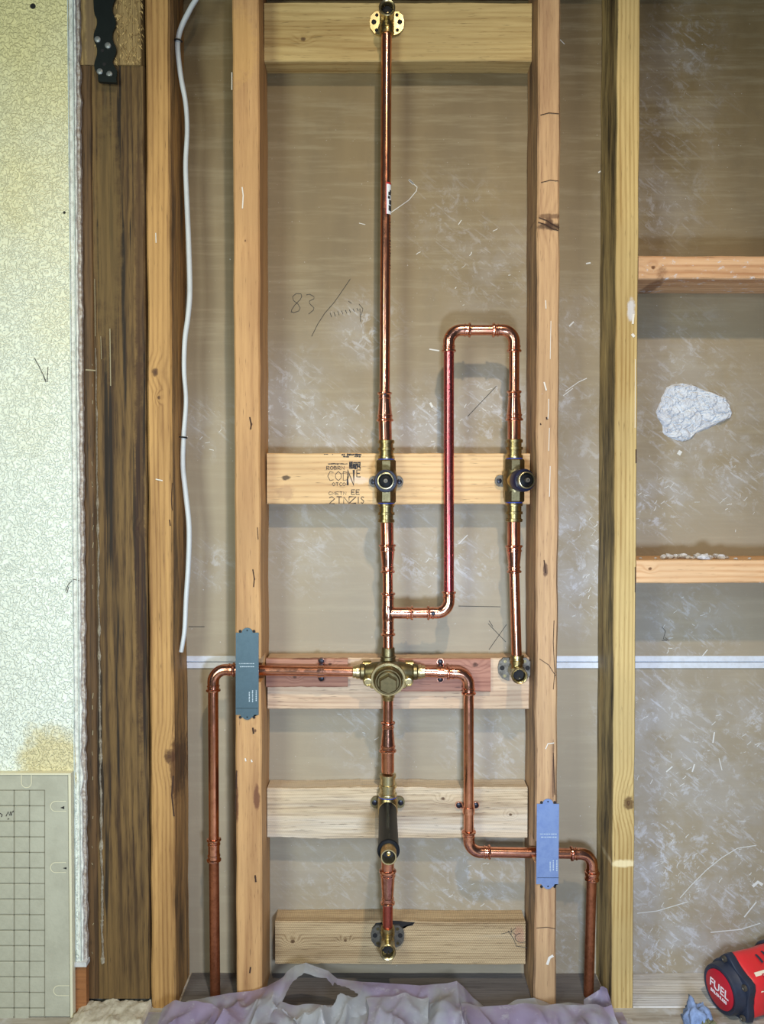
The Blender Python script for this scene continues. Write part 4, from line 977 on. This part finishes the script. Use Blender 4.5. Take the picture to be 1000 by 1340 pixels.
# nail plates
def nail_plate(x0, x1, y0, y1, label, mat, tilt=0):
    xm = (x0+x1)/2; w = x1-x0
    P = [(x0, y0), (xm-w*.24, y0)]+[(xm+w*.24*math.cos(t), y0-6.5*math.sin(t)) for t in [math.pi-math.pi*i/8 for i in range(1, 8)]]+[(xm+w*.24, y0), (x1, y0)]
    P += [(x1-tilt, y1), (xm+w*.3, y1), (xm+w*.26, y1+3)]+[(xm+w*.2*math.cos(t), y1+2+4.5*math.sin(t)) for t in [math.pi*i/8 for i in range(1, 8)]]+[(xm-w*.26, y1+3), (xm-w*.3, y1), (x0-tilt, y1)]
    th = thing('nail_plate', K(xm, y1+6, 0), label, 'nail plate', 'steel nail plates')
    part('plate', extrude_poly(P, -.0018, -.0004), mat, th, False)
    for yy, s in ((y0-2, 1), (y1+3, -1)):
        for sg in (-1, 1):
            p = pp(xm+sg*w*.3, yy, -.001)
            part('prong', lathe(p, (0, 1, 0), [(-.0008, .0022), (.004, .001)], 8), m_black, th)
    for yy in (y0-3, y1+3):
        p = pp(xm, yy, -.0022); part('nail_dimple', lathe(p, (0, 1, 0), [(0, .0012), (.0006, .001)], 8), m_strap, th)
    L = []
    ym = y0+(y1-y0)*.375
    random.seed(int(x0))
    for row, (a, b) in enumerate(((.15, .82), (.19, .82))):
        x = x0+w*a
        while x < x0+w*b:
            l = random.uniform(.8, 2.4); L.append({'p': [(x, ym+row*4), (x+l, ym+row*4)], 'w': 1.5 if row else 1.2}); x += l+random.uniform(.5, 1)
    for col, xx in enumerate((.60, .74, .9)):
        y = y0+(y1-y0)*(.70+.02*(col == 0))
        while y < y0+(y1-y0)*.83:
            l = random.uniform(.8, 2.2); L.append({'p': [(x0+w*xx, y), (x0+w*xx-.2, y+l)], 'w': 1.5}); y += l+random.uniform(.5, 1)
    part('stamped_print', ribbons(L, -.0018, 1, .0003), plain('pale_print', (176, 188, 194), .6), th, False, 'tiny pale print')
    part('fold_line', ribbons([[(x0+.5, y0+(y1-y0)*.92), (x1-.5, y0+(y1-y0)*.92)]], -.0018, .6, .0002), m_strap, th, False)
nail_plate(308.5, 338.5, 828, 935.5, 'dark steel-grey nail plate on the left stud of the pipe bay', metal('galv_dark_reflection', (84, 104, 114), (66, 84, 92), .38, 50, .5, .55))  # same steel as its pair, a dark reflection painted into the colour
nail_plate(702.8, 731.8, 1052, 1157, 'bluish galvanised nail plate on the right stud of the pipe bay', metal('galv_blue_reflection', (130, 150, 192), (106, 126, 172), .40, 60, .7, .45), .9)  # bluish reflection painted into the galvanised colour

# ------------------------------------------------------------------ plastic sheet heaped along the floor
ridge = [(176, 1342), (200, 1334), (222, 1322), (245, 1313), (275, 1308), (300, 1303), (330, 1300), (352, 1294), (372, 1278), (386, 1267), (400, 1263), (416, 1269), (430, 1274), (441, 1284), (470, 1288), (510, 1290), (550, 1293), (585, 1290), (597, 1287), (606, 1294), (620, 1309), (640, 1326), (655, 1322), (680, 1311), (700, 1309), (722, 1318), (745, 1315), (765, 1318), (790, 1326), (808, 1338)]
def ridge_y(x):
    if x <= ridge[0][0]: return 1345
    for (a, b), (c_, d_) in zip(ridge, ridge[1:]):
        if a <= x <= c_: return b+(d_-b)*(x-a)/(c_-a)
    return 1345
def rn(p, o=4):
    s, a = 0, 1
    for i in range(o): s += a*(1-abs(noise.noise(p))*2.4); p = p*2.1+Vector((3.1, 1.7, 0)); a *= .5
    return s
def sheet(yfront, yback, fsil, n=620, m=90, x0=172, x1=812, seed=0, amp=.012, holes=None, spanz=.16):
    bm = bmesh.new(); g = []
    for i in range(n+1):
        px = x0+(x1-x0)*i/n; row = []
        for j in range(m+1):
            t = j/m
            depth = yback+(yfront-yback)*t
            top = pp(px, fsil(px), yback)
            # crest at back, falling in folds towards the viewer
            h = max(.0, top.z+.004)*(1-t)**(.55+.3*noise.noise(Vector((px*.02, seed, 0))))
            q3 = Vector((px*.012+.6*t, t*1.6-px*.006, seed))
            fold = amp*1.3*(rn(q3*1.3, 2)-.7)*min(1, t*5)
            fold += amp*.5*(rn(Vector((px*.022+t*2.2, t*1.5+px*.008, seed+5)), 2)-.8)*min(1, t*6)
            x = top.x+(depth-yback)*(-.10*(px-500)/300)+.006*noise.noise(q3*4)
            z = max(.0015+.002*abs(noise.noise(q3*6)), h+fold)
            if j == 0: z = max(z, .001)
            row.append(bm.verts.new((x, depth+.010*noise.noise(q3*3+Vector((9, 0, 0)))*min(1, t*4), z)))
        g.append(row)
    for i in range(n):
        for j in range(m):
            px = x0+(x1-x0)*(i+.5)/n; t = (j+.5)/m
            if holes and holes(px, t): continue
            bm.faces.new((g[i][j], g[i+1][j], g[i+1][j+1], g[i][j+1]))
    bvs = [v for v in bm.verts if v.is_boundary and v.co.z > .004]
    for _ in range(6): bmesh.ops.smooth_vert(bm, verts=[v for v in bvs if abs(v.co.y-yback) > .012], factor=.5, use_axis_x=True, use_axis_y=True, use_axis_z=True)
    bmesh.ops.delete(bm, geom=[v for v in bm.verts if not v.link_faces], context='VERTS')
    return bm
k = NT('plastic_film'); P = k.n('ShaderNodeTexCoord').outputs['Object']
col = k.mix(k.ramp(k.noise(P, 9, 4, .6), .4, .62), srgb((186, 189, 192)), srgb((172, 158, 186)))
col = k.mix(k.math('MULTIPLY', k.ramp(k.noise(P, 60, 5, .7), .55, .7), .5), col, srgb((222, 222, 226)))
k.bump(k.math('ABSOLUTE', k.math('SUBTRACT', k.noise(P, 34, 3, .5), .5)), -.6, .006)
k.out(col, .28)
k.b.inputs['Transmission Weight'].default_value = .0
tl = k.n('ShaderNodeBsdfTranslucent', Color=col); tp = k.n('ShaderNodeBsdfTransparent')
m1 = k.n('ShaderNodeMixShader', i0=.42, i1=k.b.outputs[0], i2=tl.outputs[0])
m2 = k.n('ShaderNodeMixShader', i0=k.math('MULTIPLY_ADD', k.noise(P, 25, 4), .34, .02), i1=m1.outputs[0], i2=tp.outputs[0])
k.t.links.new(m2.outputs[0], k.t.nodes['Material Output'].inputs[0])
ps = thing('plastic_sheet', (sx(500), -.1, 0), 'crumpled lavender-tinted translucent plastic sheet heaped across the floor', 'plastic sheet')
def hole(px, t):
    # open pocket left, small gap under the crest
    e1 = ((px-416+30*t)/34)**2+((t-.15)/.085)**2 < 1+.15*noise.noise(Vector((px*.05, t*3, 0)))
    e2 = 438 < px < 482 and .045+.002*(px-438) < t < .15-.0012*(px-438)
    return e1 or e2
part('rear_layer', sheet(-.33, -.012, ridge_y, seed=1.5, amp=.016, holes=hole), k.m, ps)
def lowline(px):
    return 1318+10*noise.noise(Vector((px*.018, 4, 0)))+7*noise.noise(Vector((px*.05, 9, 0)))-(10 if 480 < px < 560 else 0)
part('front_layer', sheet(-.36, -.055, lowline, n=420, m=60, x0=215, x1=800, seed=6.5, amp=.014), k.m, ps)
# the upturned flap at the right
bm = bmesh.new(); g = []
fl_ = [(764, 1324), (765, 1306), (777, 1297), (793, 1289), (800, 1300), (808, 1325), (812, 1342)]
n, m = 20, 14
for i in range(n+1):
    row = []
    for j in range(m+1):
        u, v = i/n, j/m
        a = Vector((762+48*u, 1345)); tp_ = 1308-18*max(0, 1-abs(u-.62)/.62) + (30*max(0, u-.75)/.25)
        y = 1345+(tp_-1345)*v; x = 764+46*u - (4*v if u > .5 else 0)
        p = pp(x, y, -.008-.012*noise.noise(Vector((u*3, v*3, 2)))-.006*math.sin(u*7+v*3))
        row.append(bm.verts.new(p))
    g.append(row)
for i in range(n):
    for j in range(m): bm.faces.new((g[i][j], g[i+1][j], g[i+1][j+1], g[i][j+1]))
part('flap', bm, k.m, ps, True, 'pale blue upturned corner of the sheet')

# ------------------------------------------------------------------ cordless tool, lower right
m_red = plain('red_shell', (206, 44, 48), .35, 0, .25, 60, (186, 52, 50))
m_rub = plain('rubber', (40, 46, 62), .5, 0, .4, 60, (26, 28, 38))
m_disc = plain('red_disc', (178, 26, 44), .4)
m_wh = plain('white_print', (232, 226, 228), .5)
DT = -.010
cc_ = pp(945, 1294, DT); nrm = Vector((-.93, -.32, -.04)).normalized()
tool = thing('cordless_tool', Vector((cc_.x+.06, DT+.03, 0)), 'red and dark-grey cordless power tool lying by the sill, lower right', 'power tool')
A = -nrm  # along the body, away from the cap
ux = Vector((.32, -.93, -.10)); ux = (ux-nrm*ux.dot(nrm)).normalized(); uy = nrm.cross(ux)
if uy.z < 0: uy = -uy
def prism(base, d, sec, offs):
    """sections: list of (s, scale) with a closed 2-D outline sec in (ux, uy)"""
    vs, fs = [], []; n = len(sec)
    for (s, k1) in offs:
        for (a, b) in sec: vs.append(base+d*s+(ux*a+uy*b)*k1)
    for i in range(len(offs)-1):
        for k2 in range(n): fs.append((i*n+k2, i*n+(k2+1) % n, (i+1)*n+(k2+1) % n, (i+1)*n+k2))
    fs.append(tuple(range(n-1, -1, -1))); fs.append(tuple((len(offs)-1)*n+k2 for k2 in range(n)))
    return vs, fs
def circ(r, n=40, lug=0):
    out = []
    for i in range(n):
        t = 2*math.pi*i/n; rr = r
        for la in (math.radians(100), math.radians(35), math.radians(-35), math.radians(-140)):
            dd = abs((t-la+math.pi) % (2*math.pi)-math.pi); rr += lug*max(0, 1-dd/.42)
        for la in (math.pi/2, -math.pi/2):
            dd = abs((t-la+math.pi) % (2*math.pi)-math.pi); rr += lug*.0*max(0, 1-dd/.42)
        out.append((rr*math.cos(t), rr*math.sin(t)))
    return out
Rr = .0355
part('end_ring', prism(cc_, A, circ(Rr), [(-.004, .86), (-.005, .90), (-.004, .97), (.000, 1.0), (.012, 1.02), (.014, 1.06)]), m_rub, tool, True, 'dark rubber end ring')
part('flange', prism(cc_+A*.012, A, circ(Rr+.003, lug=.010), [(0, 1.0), (.001, 1.03), (.010, 1.05), (.012, 1.02)]), m_rub, tool, True, 'dark flange with screw lugs')
part('badge', prism(cc_-A*.0042, -A, circ(Rr*.80), [(-.003, 1.0), (.0010, 1.0), (.0014, .97)]), m_disc, tool, True, 'red round badge')
for la in (100, 35, -35):
    p = cc_+A*.010+(ux*math.cos(math.radians(la))+uy*math.sin(math.radians(la)))*(Rr+.007)
    part('screw', lathe(p, nrm, [(0, .0045), (.003, .0045), (.0035, .0025), (.002, .002)], 14), m_ear, tool)
part('housing', prism(cc_+A*.024, A, circ(Rr+.0065, 44, .005), [(0, .96), (.003, 1.0), (.02, 1.0), (.045, .97), (.075, 1.0), (.12, 1.02), (.15, 1.0)]), m_red, tool, True, 'red plastic housing')
gripbase = cc_+A*.11
part('top_grip', prism(cc_+A*.098+uy*.004, A, circ(Rr+.0085), [(0, .97), (.002, 1.0), (.06, 1.0)]), m_rub, tool, True, 'dark rubber top')
# vents
camv = (Vector(cam.location)-(cc_+A*.06)).normalized()
side = (camv-A*camv.dot(A)).normalized(); up2 = A.cross(side)
if up2.z < 0: up2 = -up2
def onbody(s, ang, r=None):
    r = r or (Rr+.0075); return cc_+A*s+(side*math.cos(ang)+up2*math.sin(ang))*r
def bodypatch(s0, s1, a0, a1, r, n=10):
    vs, fs = [], []
    for i in range(n+1):
        a = a0+(a1-a0)*i/n; vs += [onbody(s0, a, r), onbody(s1, a, r)]
        if i: b = len(vs)-4; fs.append((b, b+1, b+3, b+2))
    return vs, fs
for (s, a) in ((.056, .55), (.070, .62)):
    part('vent_slot', bodypatch(s, s+.004, a-.16, a+.18, Rr+.0092), m_rub, tool)
part('label_plate', bodypatch(.034, .120, -.42, .18, Rr+.0088), plain('cream_label', (226, 212, 186), .5), tool, True, 'cream label with orange print')
part('label_print', bodypatch(.038, .120, -.40, -.22, Rr+.0092), plain('orange_print', (196, 104, 40), .5, 0, .8, 300, (90, 60, 30)), tool)
part('slot', bodypatch(.055, .075, -.68, -.60, Rr+.0092), m_rub, tool)
part('grip', prism(cc_+A*.045-uy*.036, A, circ(.024), [(0, .8), (.004, 1.0), (.10, 1.1)]), plain('handle_grey', (70, 76, 82), .6), tool, True, 'dark grey handle')
def text_on(s, size, base, xa, ya, mat, name, par, ext=.0004):
    cu = bpy.data.curves.new('t', 'FONT'); cu.body = s; cu.size = size; cu.extrude = ext; cu.align_x = 'CENTER'; cu.align_y = 'CENTER'
    o = bpy.data.objects.new('t', cu); C.objects.link(o)
    bpy.context.view_layer.update()
    me = bpy.data.meshes.new_from_object(o.evaluated_get(bpy.context.evaluated_depsgraph_get()))
    bpy.data.objects.remove(o); bpy.data.curves.remove(cu)
    za = xa.cross(ya); M = Matrix((xa, ya, za)).transposed().to_4x4(); M.translation = base
    me.transform(M); me.materials.clear()
    return newobj(name, me, mat, par, False)
xt = ux; yt = nrm.cross(ux)
text_on('FUEL', .0185, cc_+nrm*.0058+yt*.0015, xt, yt, m_wh, 'badge_lettering', tool)
text_on('BRUSHLESS', .0068, cc_+nrm*.0058-yt*.0105, xt, yt, m_wh, 'badge_lettering', tool)
xl = A; yl = up2
text_on('FUEL', .017, onbody(.062, -.06, Rr+.0096), xl, yl, m_disc, 'label_lettering', tool, .0002)

# rag beside the tool
rg = newobj('crumpled_rag', mesh(blob((pp(914, 1326, -.09).x, -.085, .026), (.019, .022, .036), 4, .5, 4, 2.2)), plain('blue_rag', (126, 144, 178), .9, 0, .6, 90, (92, 104, 130), .4, 200)); tag(rg, 'crumpled blue-grey rag on the floor left of the red tool', 'rag')
rg2 = newobj('rubble_lump', mesh(blob((pp(934, 1328, -.12).x, -.11, .022), (.015, .016, .030), 9, .4, 4, 2.0)), plain('olive_lump', (112, 112, 84), .95, 0, .7, 110, (70, 68, 52), .6, 200)); tag(rg2, 'rough olive-grey lump under the end of the red tool', 'rubble')
